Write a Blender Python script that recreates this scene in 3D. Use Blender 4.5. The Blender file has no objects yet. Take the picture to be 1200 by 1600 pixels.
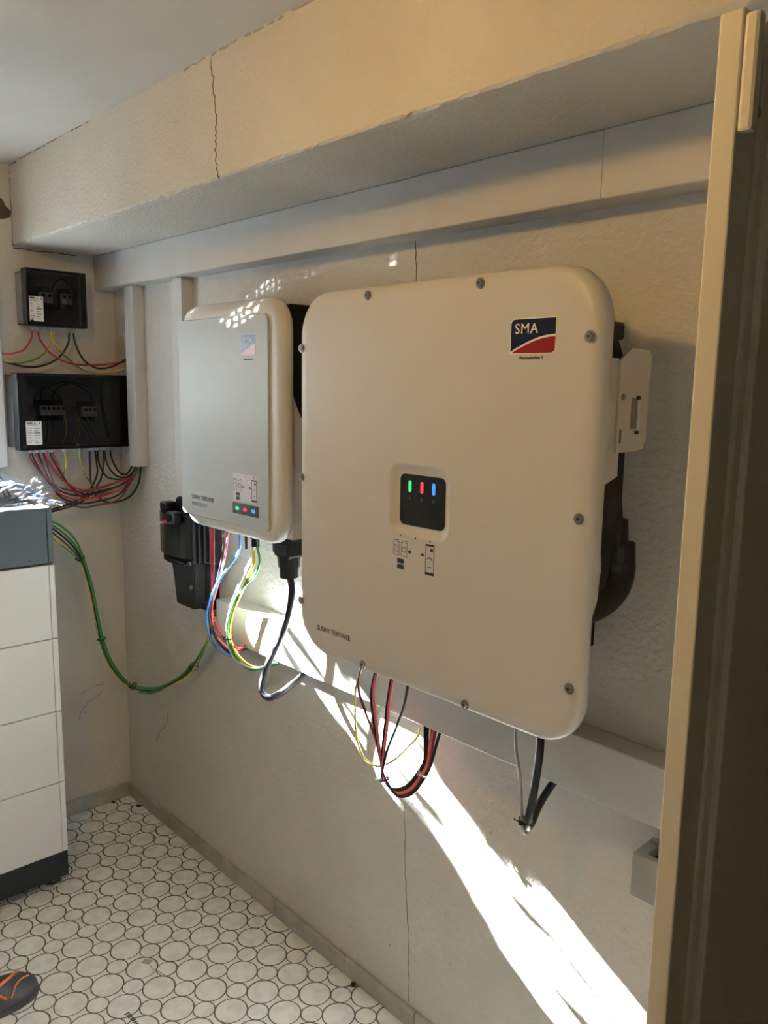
import bpy, bmesh, math, random
from mathutils import Vector, Matrix
C = bpy.context.scene.collection
random.seed(7)

# ------------------------------------------------------------------ camera
cd = bpy.data.cameras.new('camera'); cam = bpy.data.objects.new('camera', cd); C.objects.link(cam)
cam.location = (2.822492, -1.305466, 1.596220)
_a, _b, _c = 2.388854, -0.154546, 0.016186
fwd = Vector((math.cos(_b)*math.cos(_a), math.cos(_b)*math.sin(_a), math.sin(_b)))
rgt = Vector((math.sin(_a), -math.cos(_a), 0)); up = rgt.cross(fwd)
r2 = math.cos(_c)*rgt + math.sin(_c)*up; u2 = -math.sin(_c)*rgt + math.cos(_c)*up
cam.rotation_euler = Matrix((r2, u2, -fwd)).transposed().to_euler()
cd.sensor_fit = 'VERTICAL'; cd.sensor_height = 32.0; cd.lens = 1257.022176/1600*32.0
cd.clip_start = 0.02
bpy.context.scene.camera = cam

# ------------------------------------------------------------------ world, sun, lights, exposure
w = bpy.data.worlds.new('world'); bpy.context.scene.world = w; w.use_nodes = True
w.node_tree.nodes['Background'].inputs[0].default_value = (0.72, 0.86, 1.0, 1)
w.node_tree.nodes['Background'].inputs[1].default_value = 0.1
SUN_DIR = Vector((1.0, 0.55, -0.60)).normalized()
def light(name, kind, loc, energy, color, direction=None, **kw):
    d = bpy.data.lights.new(name, kind); d.energy = energy; d.color = color
    for k, v in kw.items(): setattr(d, k, v)
    o = bpy.data.objects.new(name, d); o.location = loc; C.objects.link(o)
    if direction is not None: o.rotation_euler = Vector(direction).to_track_quat('-Z', 'Y').to_euler()
    return o
light('sun', 'SUN', (-3, -2, 4), 1080.0, (0.92, 0.965, 1.0), SUN_DIR, angle=math.radians(0.7))
# sky light entering through the basement window
light('daylight_basement_window', 'AREA', (-0.02, -0.93, 1.62), 3.5, (0.78, 0.93, 1.0), (1, 0, -0.25), shape='RECTANGLE', size=0.66, size_y=0.34)
light('ceiling_bulb', 'POINT', (1.88, -1.28, 2.222), 8.2, (1.0, 0.58, 0.16), shadow_soft_size=0.05)
LAMP2 = Vector((-1.0, -1.5, 1.25))     # added spot standing in for reflected sun, shone through the made-up grate
light('added_glint_spot', 'SPOT', LAMP2, 620.0, (1.0, 0.97, 0.92), Vector((1.2, 0, 1.83))-LAMP2, shadow_soft_size=0.0015, spot_size=math.radians(13.5), spot_blend=0.1)
vs = bpy.context.scene.view_settings
vs.view_transform = 'Standard'; vs.look = 'None'; vs.exposure = 1.0; vs.gamma = 1.0; vs.use_curve_mapping = False

# ------------------------------------------------------------------ materials
def mat(name, color, rough=0.5, metal=0.0, spec=0.5, emit=None, estr=0, coat=0.0):
    m = bpy.data.materials.new(name); m.use_nodes = True
    b = m.node_tree.nodes['Principled BSDF']
    b.inputs['Base Color'].default_value = (*color, 1); b.inputs['Roughness'].default_value = rough
    b.inputs['Metallic'].default_value = metal; b.inputs['Specular IOR Level'].default_value = spec
    b.inputs['Coat Weight'].default_value = coat; b.inputs['Coat Roughness'].default_value = 0.05
    if emit: b.inputs['Emission Color'].default_value = (*emit, 1); b.inputs['Emission Strength'].default_value = estr
    return m
def noise_mat(name, c1, c2, scale=4, rough=0.8, bump=0.3, bscale=60, bdist=0.004, detail=6, spots=None, lo=0.35, hi=0.65, spec=0.3, world=False):
    m = mat(name, c1, rough, spec=spec); nt = m.node_tree; N = nt.nodes; L = nt.links; b = N['Principled BSDF']
    tc = N.new('ShaderNodeTexCoord')
    n1 = N.new('ShaderNodeTexNoise'); n1.inputs['Scale'].default_value = scale; n1.inputs['Detail'].default_value = detail
    geo = N.new('ShaderNodeNewGeometry')
    L.new(geo.outputs['Position'] if world else tc.outputs['Object'], n1.inputs['Vector'])
    r = N.new('ShaderNodeValToRGB'); r.color_ramp.elements[0].position = lo; r.color_ramp.elements[1].position = hi
    r.color_ramp.elements[0].color = (*c2, 1); r.color_ramp.elements[1].color = (*c1, 1)
    L.new(n1.outputs['Fac'], r.inputs['Fac']); col = r.outputs['Color']
    if spots:
        n3 = N.new('ShaderNodeTexNoise'); n3.inputs['Scale'].default_value = spots[0]; n3.inputs['Detail'].default_value = 3
        L.new(tc.outputs['Object'], n3.inputs['Vector'])
        r3 = N.new('ShaderNodeValToRGB'); r3.color_ramp.elements[0].position = spots[1]; r3.color_ramp.elements[1].position = spots[1]+0.02
        L.new(n3.outputs['Fac'], r3.inputs['Fac'])
        mx = N.new('ShaderNodeMix'); mx.data_type = 'RGBA'; L.new(r3.outputs['Color'], mx.inputs['Factor'])
        L.new(col, mx.inputs[6]); mx.inputs[7].default_value = (*spots[2], 1); col = mx.outputs[2]
    L.new(col, b.inputs['Base Color'])
    n2 = N.new('ShaderNodeTexNoise'); n2.inputs['Scale'].default_value = bscale; n2.inputs['Detail'].default_value = 5
    L.new(tc.outputs['Object'], n2.inputs['Vector'])
    bp = N.new('ShaderNodeBump'); bp.inputs['Strength'].default_value = bump; bp.inputs['Distance'].default_value = bdist
    L.new(n2.outputs['Fac'], bp.inputs['Height']); L.new(bp.outputs['Normal'], b.inputs['Normal'])
    return m
plaster = noise_mat('plaster', (0.66, 0.645, 0.61), (0.60, 0.585, 0.55), 2.2, 0.85, 0.9, 75, 0.006, spots=(26, 0.75, (0.45, 0.43, 0.39)))
plaster_back = noise_mat('plaster_back', (0.72, 0.70, 0.64), (0.64, 0.61, 0.55), 3.0, 0.85, 0.45, 70, 0.005, spots=(22, 0.74, (0.38, 0.35, 0.31)))
plaster_beam = noise_mat('plaster_beam', (0.68, 0.655, 0.60), (0.62, 0.59, 0.53), 3.0, 0.85, 0.6, 110, 0.005, spots=(30, 0.76, (0.42, 0.40, 0.36)))
dim_m = noise_mat('unseen_wall_dark', (0.13, 0.115, 0.095), (0.10, 0.09, 0.075), 3, 0.9, 0.4, 30, 0.006)  # for unseen walls, made dark brown to cut bounced light
far_m = noise_mat('plaster_grey', (0.30, 0.29, 0.27), (0.26, 0.25, 0.23), 3, 0.9, 0.4, 60, 0.005)
ceil_m = noise_mat('ceiling_paint', (0.66, 0.645, 0.61), (0.60, 0.585, 0.55), 2.5, 0.9, 0.25, 60, 0.003, spots=(24, 0.76, (0.4, 0.39, 0.36)))
trunk_m = noise_mat('white_plastic_trunking', (0.64, 0.635, 0.625), (0.61, 0.605, 0.595), 12, 0.42, 0.05, 200, 0.001)
skirt_m = noise_mat('grey_skirting', (0.46, 0.45, 0.42), (0.36, 0.35, 0.33), 14, 0.6, 0.2, 90, 0.002)
tile_m = noise_mat('white_marbled_tile', (0.87, 0.91, 0.90), (0.75, 0.79, 0.78), 26, 0.45, 0.1, 140, 0.0015, lo=0.40, hi=0.56, world=True)
filler_m = noise_mat('white_tile_filler', (0.88, 0.91, 0.90), (0.78, 0.81, 0.80), 20, 0.5, 0.1, 140, 0.0015)
grout_m = mat('dark_grout', (0.075, 0.072, 0.065), 0.9)
cover_m = noise_mat('white_powder_coat', (0.57, 0.56, 0.535), (0.56, 0.55, 0.525), 8, 0.42, 0.12, 900, 0.0006, spec=0.4)
shell_m = mat('white_gloss_plastic', (0.62, 0.615, 0.59), 0.48, coat=0.05)
panel_m = mat('white_gloss_panel', (0.46, 0.50, 0.515), 0.5, coat=0.04)
black_m = mat('black_plastic', (0.008, 0.008, 0.009), 0.45, spec=0.25)
blackg_m = mat('black_gloss_plastic', (0.006, 0.006, 0.007), 0.25, spec=0.35)
rubber_m = mat('black_cable', (0.010, 0.011, 0.014), 0.5, spec=0.3)
heat_m = mat('black_heat_sink', (0.006, 0.006, 0.006), 0.6, spec=0.2)
steel_m = mat('screw_steel', (0.26, 0.25, 0.24), 0.4, 0.8)
alu_m = noise_mat('bracket_sheet', (0.55, 0.53, 0.48), (0.50, 0.48, 0.44), 8, 0.45, 0.05, 100, 0.001)
batt_m = mat('battery_white', (0.70, 0.73, 0.72), 0.45)
batt_g = mat('battery_grey', (0.036, 0.046, 0.050), 0.6, spec=0.2)
batt_d = mat('battery_plinth', (0.010, 0.012, 0.013), 0.6, spec=0.2)
boxg_m = mat('box_grey', (0.36, 0.37, 0.36), 0.55)
gland_m = mat('gland_grey', (0.42, 0.43, 0.43), 0.5)
sock_m = mat('socket_grey', (0.30, 0.30, 0.29), 0.7)
leaf_m = noise_mat('door_leaf_grey_brown_paint', (0.24, 0.225, 0.195), (0.21, 0.195, 0.17), 3, 0.4, 0.05, 120, 0.001)
door_m = mat('door_paint', (0.82, 0.79, 0.70), 0.38)
white_p = mat('white_print', (0.80, 0.79, 0.75), 0.5)
black_p = mat('black_print', (0.02, 0.02, 0.022), 0.5)
grey_p = mat('grey_print', (0.30, 0.30, 0.31), 0.5)
blue_p = mat('blue_print', (0.002, 0.006, 0.032), 0.5, spec=0.2)
red_p = mat('red_print', (0.24, 0.003, 0.004), 0.5, spec=0.2)
paleblue_p = mat('faded_blue_print', (0.05, 0.12, 0.25), 0.3)
palered_p = mat('faded_red_print', (0.52, 0.09, 0.11), 0.3)
stick_m = mat('sticker', (0.66, 0.65, 0.72), 0.4)
label_m = mat('paper_label', (0.78, 0.78, 0.77), 0.6)
red_m = mat('cable_red', (0.38, 0.016, 0.015), 0.35)
dred_m = mat('cable_dark_red', (0.16, 0.018, 0.018), 0.35)
pink_m = mat('cable_pinkish_red', (0.62, 0.13, 0.14), 0.3)
blue_m = mat('cable_blue', (0.03, 0.14, 0.42), 0.35)
yel_m = mat('cable_yellow', (0.62, 0.46, 0.06), 0.35)
lem_m = mat('cable_pale_yellow', (0.62, 0.60, 0.14), 0.35)
grn_m = mat('cable_green', (0.03, 0.22, 0.05), 0.35)
wht_m = mat('cable_white', (0.66, 0.66, 0.64), 0.35)
gry_m = mat('cable_grey', (0.33, 0.32, 0.31), 0.35)
led_g = mat('led_green', (0.02, 0.3, 0.1), 0.3, emit=(0.04, 0.9, 0.25), estr=0.5)
led_r = mat('led_red', (0.3, 0.02, 0.02), 0.3, emit=(1.0, 0.05, 0.07), estr=0.5)
led_b = mat('led_blue', (0.02, 0.1, 0.4), 0.3, emit=(0.03, 0.32, 1.0), estr=0.5)
scrap_m = mat('dark_scrap', (0.03, 0.026, 0.02), 0.8)
brown_m = mat('brown_patch', (0.10, 0.075, 0.05), 0.9)
crack_m = mat('crack', (0.10, 0.085, 0.065), 0.95)
shoe_m = mat('shoe_black', (0.018, 0.017, 0.017), 0.7)
orange_m = mat('shoe_orange', (0.60, 0.17, 0.05), 0.6)
grill_m = mat('breaker_white', (0.85, 0.84, 0.82), 0.5)
wood_m = mat('window_frame_paint', (0.7, 0.7, 0.68), 0.5)

def smoked():
    m = bpy.data.materials.new('smoked_lid'); m.use_nodes = True; nt = m.node_tree; N = nt.nodes; L = nt.links
    N.remove(N['Principled BSDF'])
    t = N.new('ShaderNodeBsdfTransparent'); t.inputs[0].default_value = (0.68, 0.69, 0.72, 1)
    g = N.new('ShaderNodeBsdfPrincipled'); g.inputs['Base Color'].default_value = (0.008, 0.009, 0.011, 1); g.inputs['Roughness'].default_value = 0.13
    mx = N.new('ShaderNodeMixShader'); mx.inputs[0].default_value = 0.27
    L.new(t.outputs[0], mx.inputs[1]); L.new(g.outputs[0], mx.inputs[2]); L.new(mx.outputs[0], N['Material Output'].inputs[0])
    return m
smoke_m = smoked()
def bagmat():
    m = bpy.data.materials.new('clear_bag'); m.use_nodes = True; nt = m.node_tree; N = nt.nodes; L = nt.links
    N.remove(N['Principled BSDF'])
    t = N.new('ShaderNodeBsdfTransparent'); t.inputs[0].default_value = (0.93, 0.94, 0.96, 1)
    g = N.new('ShaderNodeBsdfPrincipled'); g.inputs['Base Color'].default_value = (0.30, 0.34, 0.40, 1); g.inputs['Specular IOR Level'].default_value = 0.25; g.inputs['Roughness'].default_value = 0.38
    fr = N.new('ShaderNodeFresnel'); fr.inputs[0].default_value = 1.5
    tc = N.new('ShaderNodeTexCoord'); nz = N.new('ShaderNodeTexNoise'); nz.inputs['Scale'].default_value = 16; nz.inputs['Detail'].default_value = 4; nz.inputs['Distortion'].default_value = 1.8
    L.new(tc.outputs['Object'], nz.inputs['Vector'])
    bp = N.new('ShaderNodeBump'); bp.inputs['Strength'].default_value = 1; bp.inputs['Distance'].default_value = 0.006
    L.new(nz.outputs['Fac'], bp.inputs['Height']); L.new(bp.outputs['Normal'], g.inputs['Normal']); L.new(bp.outputs['Normal'], fr.inputs['Normal'])
    ad = N.new('ShaderNodeMath'); ad.operation = 'MULTIPLY_ADD'; ad.inputs[1].default_value = 0.30; ad.inputs[2].default_value = 0.10
    L.new(fr.outputs[0], ad.inputs[0])
    mx = N.new('ShaderNodeMixShader'); L.new(ad.outputs[0], mx.inputs[0])
    L.new(t.outputs[0], mx.inputs[1]); L.new(g.outputs[0], mx.inputs[2]); L.new(mx.outputs[0], N['Material Output'].inputs[0])
    return m
bag_m = bagmat()
def streak_glass():  # noise added to the pane tint breaks the sun patch into streaks
    m = bpy.data.materials.new('streak_mask_glass'); m.use_nodes = True; nt = m.node_tree; N = nt.nodes; L = nt.links
    N.remove(N['Principled BSDF'])
    t = N.new('ShaderNodeBsdfTransparent'); g = N.new('ShaderNodeBsdfGlossy'); g.inputs['Roughness'].default_value = 0.02
    tc = N.new('ShaderNodeTexCoord'); mp = N.new('ShaderNodeMapping'); mp.inputs['Scale'].default_value = (1, 1.0, 4.2); mp.inputs['Rotation'].default_value = (0.06, 0, 0)
    nz = N.new('ShaderNodeTexNoise'); nz.inputs['Scale'].default_value = 4.2; nz.inputs['Detail'].default_value = 3; nz.inputs['Distortion'].default_value = 0.8
    r = N.new('ShaderNodeValToRGB'); r.color_ramp.elements[0].position = 0.44; r.color_ramp.elements[1].position = 0.61
    r.color_ramp.elements[0].color = (0.002, 0.002, 0.002, 1); r.color_ramp.elements[1].color = (1, 1, 1, 1); r.color_ramp.interpolation = 'EASE'
    L.new(tc.outputs['Object'], mp.inputs[0]); L.new(mp.outputs[0], nz.inputs['Vector']); L.new(nz.outputs['Fac'], r.inputs[0]); L.new(r.outputs[0], t.inputs[0])
    mx = N.new('ShaderNodeMixShader'); mx.inputs[0].default_value = 0.05
    L.new(t.outputs[0], mx.inputs[1]); L.new(g.outputs[0], mx.inputs[2]); L.new(mx.outputs[0], N['Material Output'].inputs[0])
    return m
glass_m = streak_glass()

# ------------------------------------------------------------------ helpers
def obj(name, bm, m, parent=None, smooth=False):
    me = bpy.data.meshes.new(name); bm.normal_update(); bm.to_mesh(me); bm.free()
    for mm in (m if isinstance(m, (list, tuple)) else [m]): me.materials.append(mm)
    if smooth:
        for p in me.polygons: p.use_smooth = True
    o = bpy.data.objects.new(name, me); C.objects.link(o)
    if parent: o.parent = parent; o.matrix_parent_inverse = Matrix.Translation(-parent.location) if parent.type == 'EMPTY' else Matrix()
    return o
def fix(o): return o
def tag(o, label, cat, group=None):
    o['label'] = label; o['category'] = cat
    if group: o['group'] = group
    return o
def thing(name, label, cat, loc=(0, 0, 0), group=None):
    o = bpy.data.objects.new(name, None); C.objects.link(o); o.location = loc; o.empty_display_size = 0.05
    return tag(o, label, cat, group)
def struct(o, kind='structure'): o['kind'] = kind; return o
def add_box(bm, x0, x1, y0, y1, z0, z1, bev=0.0, seg=2, mi=0):
    t = bmesh.new(); bmesh.ops.create_cube(t, size=1)
    for v in t.verts: v.co = Vector(((x0+x1)/2+v.co.x*(x1-x0), (y0+y1)/2+v.co.y*(y1-y0), (z0+z1)/2+v.co.z*(z1-z0)))
    if bev > 0: bmesh.ops.bevel(t, geom=t.edges[:], offset=bev, segments=seg, affect='EDGES', profile=0.5)
    merge(bm, t, mi)
def merge(bm, t, mi=0):
    mp = {v: bm.verts.new(v.co) for v in t.verts}
    for f in t.faces:
        try:
            g = bm.faces.new([mp[v] for v in f.verts]); g.material_index = mi or f.material_index; g.smooth = f.smooth
        except ValueError: pass
    t.free()
def box(name, x0, x1, y0, y1, z0, z1, m, parent=None, bev=0.0, seg=2):
    bm = bmesh.new(); add_box(bm, x0, x1, y0, y1, z0, z1, bev, seg); return obj(name, bm, m, parent)
def add_cyl(bm, p, axis, r, h, n=16, r2=None, mi=0):
    t = bmesh.new(); bmesh.ops.create_cone(t, cap_ends=True, segments=n, radius1=r, radius2=r if r2 is None else r2, depth=h)
    q = Vector(axis).to_track_quat('Z', 'Y').to_matrix().to_4x4(); M = Matrix.Translation(Vector(p)+Vector(axis).normalized()*h/2) @ q
    bmesh.ops.transform(t, matrix=M, verts=t.verts); merge(bm, t, mi)
def smooth_path(pts, n=10):
    P = [Vector(p) for p in pts]; P = [2*P[0]-P[1]] + P + [2*P[-1]-P[-2]]; out = []
    for i in range(1, len(P)-2):
        for k in range(n):
            t = k/n; a, b, c, d = P[i-1], P[i], P[i+1], P[i+2]
            out.append(0.5*((2*b)+(-a+c)*t+(2*a-5*b+4*c-d)*t*t+(-a+3*b-3*c+d)*t**3))
    out.append(P[-2]); return out
def add_tube(bm, path, r, sides=8, stripe=False, caps=True):
    T = [(path[min(i+1, len(path)-1)]-path[max(i-1, 0)]).normalized() for i in range(len(path))]
    n = T[0].orthogonal().normalized(); rings = []
    for i, p in enumerate(path):
        n = (n - T[i]*n.dot(T[i])).normalized(); b = T[i].cross(n)
        rings.append([bm.verts.new(p+r*(math.cos(2*math.pi*k/sides)*n+math.sin(2*math.pi*k/sides)*b)) for k in range(sides)])
    for i in range(len(rings)-1):
        tw = (i//5) % sides if stripe else 0
        for k in range(sides):
            f = bm.faces.new([rings[i][k], rings[i][(k+1) % sides], rings[i+1][(k+1) % sides], rings[i+1][k]]); f.smooth = True
            if stripe and (k+tw) % sides < sides*0.3: f.material_index = 1
    if caps: bm.faces.new(rings[0][::-1]); bm.faces.new(rings[-1])
def cable(pts, r, m, label, name='cable', group=None, parent=None, stripe=None, n=10):
    bm = bmesh.new(); add_tube(bm, smooth_path(pts, n), r, 8, stripe is not None)
    o = obj(name, bm, [m, stripe] if stripe else m, parent)
    if parent is None: tag(o, label, 'cable', group)
    return o
def tie(p, axis, r, label, tail=(0.01, -0.01, 0.012), m=None):
    """zip tie: a band round the bundle, a head block and the cut tail"""
    bm = bmesh.new(); a = Vector(axis).normalized(); n = a.orthogonal().normalized(); b = a.cross(n); S = 16
    R = [[bm.verts.new(Vector(p)+a*o_+(r+dr)*(math.cos(2*math.pi*k/S)*n+math.sin(2*math.pi*k/S)*b)) for k in range(S)] for o_, dr in ((-.0022, 0), (-.0022, .0014), (.0022, .0014), (.0022, 0))]
    for i in range(4):
        for k in range(S): bm.faces.new([R[i][k], R[i][(k+1) % S], R[(i+1) % 4][(k+1) % S], R[(i+1) % 4][k]])
    h = Vector(p)+Vector((0, -r, 0)); add_box(bm, h.x-.004, h.x+.004, h.y-.005, h.y+.001, h.z-.003, h.z+.003, 0.0008)
    add_tube(bm, [h, h+Vector(tail)*0.6, h+Vector(tail)], 0.0012, 5)
    return tag(obj('cable_tie', bm, m or black_m), label, 'cable tie')
def rrect(x0, x1, z0, z1, r, y, n=8):
    pts = []
    for cx, cz, a0 in ((x1-r, z1-r, 0), (x0+r, z1-r, 90), (x0+r, z0+r, 180), (x1-r, z0+r, 270)):
        for k in range(n+1):
            a = math.radians(a0+90*k/n); pts.append(Vector((cx+r*math.cos(a), y, cz+r*math.sin(a))))
    return pts
def loft(name, loops, m, parent=None, smooth=False, cap0=True, cap1=True, autos=35):
    bm = bmesh.new(); V = [[bm.verts.new(p) for p in l] for l in loops]
    for a, b in zip(V, V[1:]):
        for k in range(len(a)):
            f = bm.faces.new([a[k], a[(k+1) % len(a)], b[(k+1) % len(a)], b[k]]); f.smooth = smooth
    if cap0: bm.faces.new(V[0][::-1])
    if cap1: bm.faces.new(V[-1])
    bmesh.ops.recalc_face_normals(bm, faces=bm.faces)
    o = obj(name, bm, m, parent)
    return o
def prism(name, pts, axis, a0, a1, m, parent=None, bev=0, mi=None):
    """pts: 2D outline in the two other axes (x: (y,z); y: (x,z); z: (x,y))"""
    bm = bmesh.new()
    f3 = {'x': lambda p, a: (a, p[0], p[1]), 'y': lambda p, a: (p[0], a, p[1]), 'z': lambda p, a: (p[0], p[1], a)}[axis]
    A = [bm.verts.new(f3(p, a0)) for p in pts]; B = [bm.verts.new(f3(p, a1)) for p in pts]
    for k in range(len(pts)): bm.faces.new([A[k], A[(k+1) % len(pts)], B[(k+1) % len(pts)], B[k]])
    bm.faces.new(A[::-1]); bm.faces.new(B); bmesh.ops.recalc_face_normals(bm, faces=bm.faces)
    if bev: bmesh.ops.bevel(bm, geom=bm.edges[:], offset=bev, segments=2, affect='EDGES')
    return obj(name, bm, m, parent)
def text(body, size, x, y, z, m, parent, name='lettering', bold=0.0, sx=1.0, align='LEFT', rot=(math.pi/2, 0, 0)):
    cu = bpy.data.curves.new(name, 'FONT'); cu.body = body; cu.size = size; cu.extrude = 0.0002; cu.offset = bold; cu.align_x = align; cu.space_character = 1.1 if body == 'SMA' else 1.0; cu.resolution_u = 3
    t = bpy.data.objects.new('tmp', cu); C.objects.link(t); bpy.context.view_layer.update()
    me = bpy.data.meshes.new_from_object(t.evaluated_get(bpy.context.evaluated_depsgraph_get())); bpy.data.objects.remove(t)
    M = Matrix.Translation((x, y, z)) @ Matrix.Rotation(rot[2], 4, 'Z') @ Matrix.Rotation(rot[0], 4, 'X') @ Matrix.Diagonal((sx, 1, 1, 1)); me.transform(M)
    me.materials.clear(); me.materials.append(m)
    o = bpy.data.objects.new(name, me); C.objects.link(o); o.parent = parent
    if parent.type == 'EMPTY': o.matrix_parent_inverse = Matrix.Translation(-parent.location)
    return o
def adopt(o, parent):
    o.parent = parent
    if parent.type == 'EMPTY': o.matrix_parent_inverse = Matrix.Translation(-parent.location)

# ------------------------------------------------------------------ room shell
H = 2.283; XE = 4.1; YF = -2.45; BZ = 2.028
# main wall with the doorway of the steel door
struct(box('wall_main', -0.15, 2.58, 0.0, 0.15, -0.1, H+0.1, plaster))
struct(box('wall_main_beyond_door', 3.36, XE+0.1, 0.0, 0.15, -0.1, H+0.1, dim_m))
struct(box('wall_main_lintel', 2.58, 3.36, 0.0, 0.15, 1.93, H+0.1, plaster))
struct(box('wall_corridor', 2.2, XE+0.1, 1.1, 1.2, -0.1, H+0.1, dim_m))
struct(box('wall_corridor_side', 2.5, 2.58, 0.15, 1.1, -0.1, H+0.1, dim_m))
struct(box('wall_corridor_end', 3.6, 3.7, 0.15, 1.1, -0.1, H+0.1, dim_m))
struct(box('wall_right', XE, XE+0.1, YF, 0.0, -0.1, H+0.1, dim_m))
# back wall with a small basement window (left of the picture)
WY0, WY1, WZ0, WZ1 = -1.28, -0.575, 1.44, 1.80
struct(box('wall_back', -0.12, 0.0, WY1, 0.0, -0.1, H+0.1, plaster_back))
struct(box('wall_back_beyond_window', -0.12, 0.0, YF-0.1, WY0, -0.1, H+0.1, plaster_back))
struct(box('wall_back_under_window', -0.12, 0.0, WY0, WY1, -0.1, WZ0, plaster_back))
struct(box('wall_back_over_window', -0.12, 0.0, WY0, WY1, WZ1, H+0.1, plaster_back))
wf = struct(obj('window_1', (lambda bm: (add_box(bm, -0.10, -0.06, WY0, WY1, WZ0, WZ0+0.022, 0.003), add_box(bm, -0.10, -0.06, WY0, WY1, WZ1-0.022, WZ1, 0.003),
     add_box(bm, -0.10, -0.06, WY0, WY0+0.022, WZ0, WZ1, 0.003), add_box(bm, -0.10, -0.06, WY1-0.022, WY1, WZ0, WZ1, 0.003), bm)[-1])(bmesh.new()), wood_m))
box('pane', -0.082, -0.078, WY0+0.02, WY1-0.02, WZ0+0.02, WZ1-0.02, glass_m, wf)
# perforated grate plate, added unseen outside the window to cut the light into squares
def gobo():
    t = thing('glint_gobo', 'added perforated plate shaping the glints, unseen outside the small window', 'gobo', (-0.3, -1.0, 1.38))
    xg = -0.30; y0, y1, z0, z1 = -1.36, -0.60, 1.30, 1.56; hy0, hy1, hz0, hz1 = -1.075, -0.93, 1.424, 1.470
    bm = bmesh.new()
    add_box(bm, xg-.001, xg+.001, y0, hy0, z0, z1); add_box(bm, xg-.001, xg+.001, hy1, y1, z0, z1)
    n = 20
    for k in range(n):   # the perforated band climbs a little and narrows in places
        ya = hy0+(hy1-hy0)*k/n; yb = hy0+(hy1-hy0)*(k+1)/n; c = 1.425+(ya-hy0)*0.30
        lo_ = c-0.004-0.012*abs(math.sin(k*0.55+0.5)); hi_ = c+0.006+0.012*abs(math.sin(k*0.47+1.0))
        add_box(bm, xg-.001, xg+.001, ya, yb, z0, lo_); add_box(bm, xg-.001, xg+.001, ya, yb, hi_, z1)
        add_box(bm, xg-.001, xg+.001, ya, ya+0.0022, lo_, hi_)
        zz = math.floor(lo_/0.0065)*0.0065
        while zz < hi_:
            if zz > lo_: add_box(bm, xg-.001, xg+.001, ya, yb, zz, zz+0.0020)
            zz += 0.0065
    obj('perforated_plate', bm, steel_m, t)
    for yy in (y0, y1-0.01): box('plate_bar', xg-.008, xg+.008, yy, yy+0.01, 1.0, z1, steel_m, t)
gobo()
struct(box('wall_front', -0.12, XE+0.1, YF-0.1, YF, -0.1, H+0.1, far_m))
struct(box('ceiling', -0.12, XE+0.1, YF-0.1, 1.2, H, H+0.1, ceil_m))

# beam along the main wall, edges slightly broken
def beam():
    bm = bmesh.new(); n = 260; rng = random.Random(3); rows = []
    for i in range(n+1):
        x = XE*i/n; j = rng.uniform(-1, 1); j2 = rng.uniform(-1, 1)
        dep = (0.004*max(0, math.sin(x*9+1.3)*math.sin(x*23))) + 0.0012*j
        sag = 0.0025*math.sin(x*5.1)
        rows.append([bm.verts.new((x, 0.0, BZ)), bm.verts.new((x, -0.32, BZ)), bm.verts.new((x, -0.334+dep, BZ+0.001+0.002*abs(j2))),
                     bm.verts.new((x, -0.338, BZ+0.006+0.002*j2)), bm.verts.new((x, -0.338, 2.15)), bm.verts.new((x, -0.338-0.0015*j, H-0.006)), bm.verts.new((x, -0.338, H+0.02))])
    for a, b in zip(rows, rows[1:]):
        for k in range(6): f = bm.faces.new([a[k], a[k+1], b[k+1], b[k]])
    bmesh.ops.recalc_face_normals(bm, faces=bm.faces)
    return obj('ceiling_beam', bm, plaster_beam)
bo = struct(beam())
bo.data.polygons.foreach_set('use_smooth', [False]*len(bo.data.polygons))
def ribbon(name, pts, wd, normal, parent, m=crack_m, seed=1, off=0.0006, jit=0.004, sub=9):
    """thin jagged plaster crack lying in the surface"""
    rng = random.Random(seed); nrm = Vector(normal); P = []
    for a, b in zip(pts, pts[1:]):
        a = Vector(a); b = Vector(b)
        side = (b-a).cross(nrm).normalized()
        for k in range(sub): P.append(a.lerp(b, k/sub)+side*rng.uniform(-jit, jit)*(0 if not P else 1))
    P.append(Vector(pts[-1])); bm = bmesh.new(); prev = None
    for i, p in enumerate(P):
        d = (P[min(i+1, len(P)-1)]-P[max(i-1, 0)]).normalized(); s = d.cross(nrm).normalized()
        hw = wd*rng.uniform(0.45, 1.2)/2; q = p+nrm*off
        cur = [bm.verts.new(q-s*hw), bm.verts.new(q+s*hw), bm.verts.new(q+s*hw-nrm*0.002), bm.verts.new(q-s*hw-nrm*0.002)]
        if prev:
            for k in range(4): bm.faces.new([prev[k], prev[(k+1) % 4], cur[(k+1) % 4], cur[k]])
        prev = cur
    return obj(name, bm, m, parent)
N_Y = (0, -1, 0)
ribbon('crack', [(1.235, -0.338, 2.281), (1.243, -0.338, 2.21), (1.252, -0.338, 2.14), (1.245, -0.338, 2.09), (1.257, -0.338, 2.03)], 0.0032, N_Y, bo, seed=5)
ribbon('crack', [(0.0, -0.338, 2.26), (0.004, -0.3385, 2.12), (0.002, -0.3385, 2.03)], 0.003, N_Y, bo, seed=2)
ribbon('crack', [(1.12, -0.338, 2.279), (1.30, -0.338, 2.281), (1.62, -0.338, 2.278), (1.9, -0.338, 2.281)], 0.0055, N_Y, bo, m=skirt_m, seed=9, jit=0.002)
ribbon('crack', [(0.02, -0.338, 2.279), (0.32, -0.338, 2.281), (0.62, -0.338, 2.279)], 0.0022, N_Y, bo, seed=8, jit=0.0015)
wm = bpy.data.objects['wall_main']; wb = bpy.data.objects['wall_back']
ribbon('crack', [(1.516, 0, 1.915), (1.521, 0, 1.86), (1.519, 0, 1.79)], 0.0022, N_Y, wm, seed=4, jit=0.001)
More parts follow.
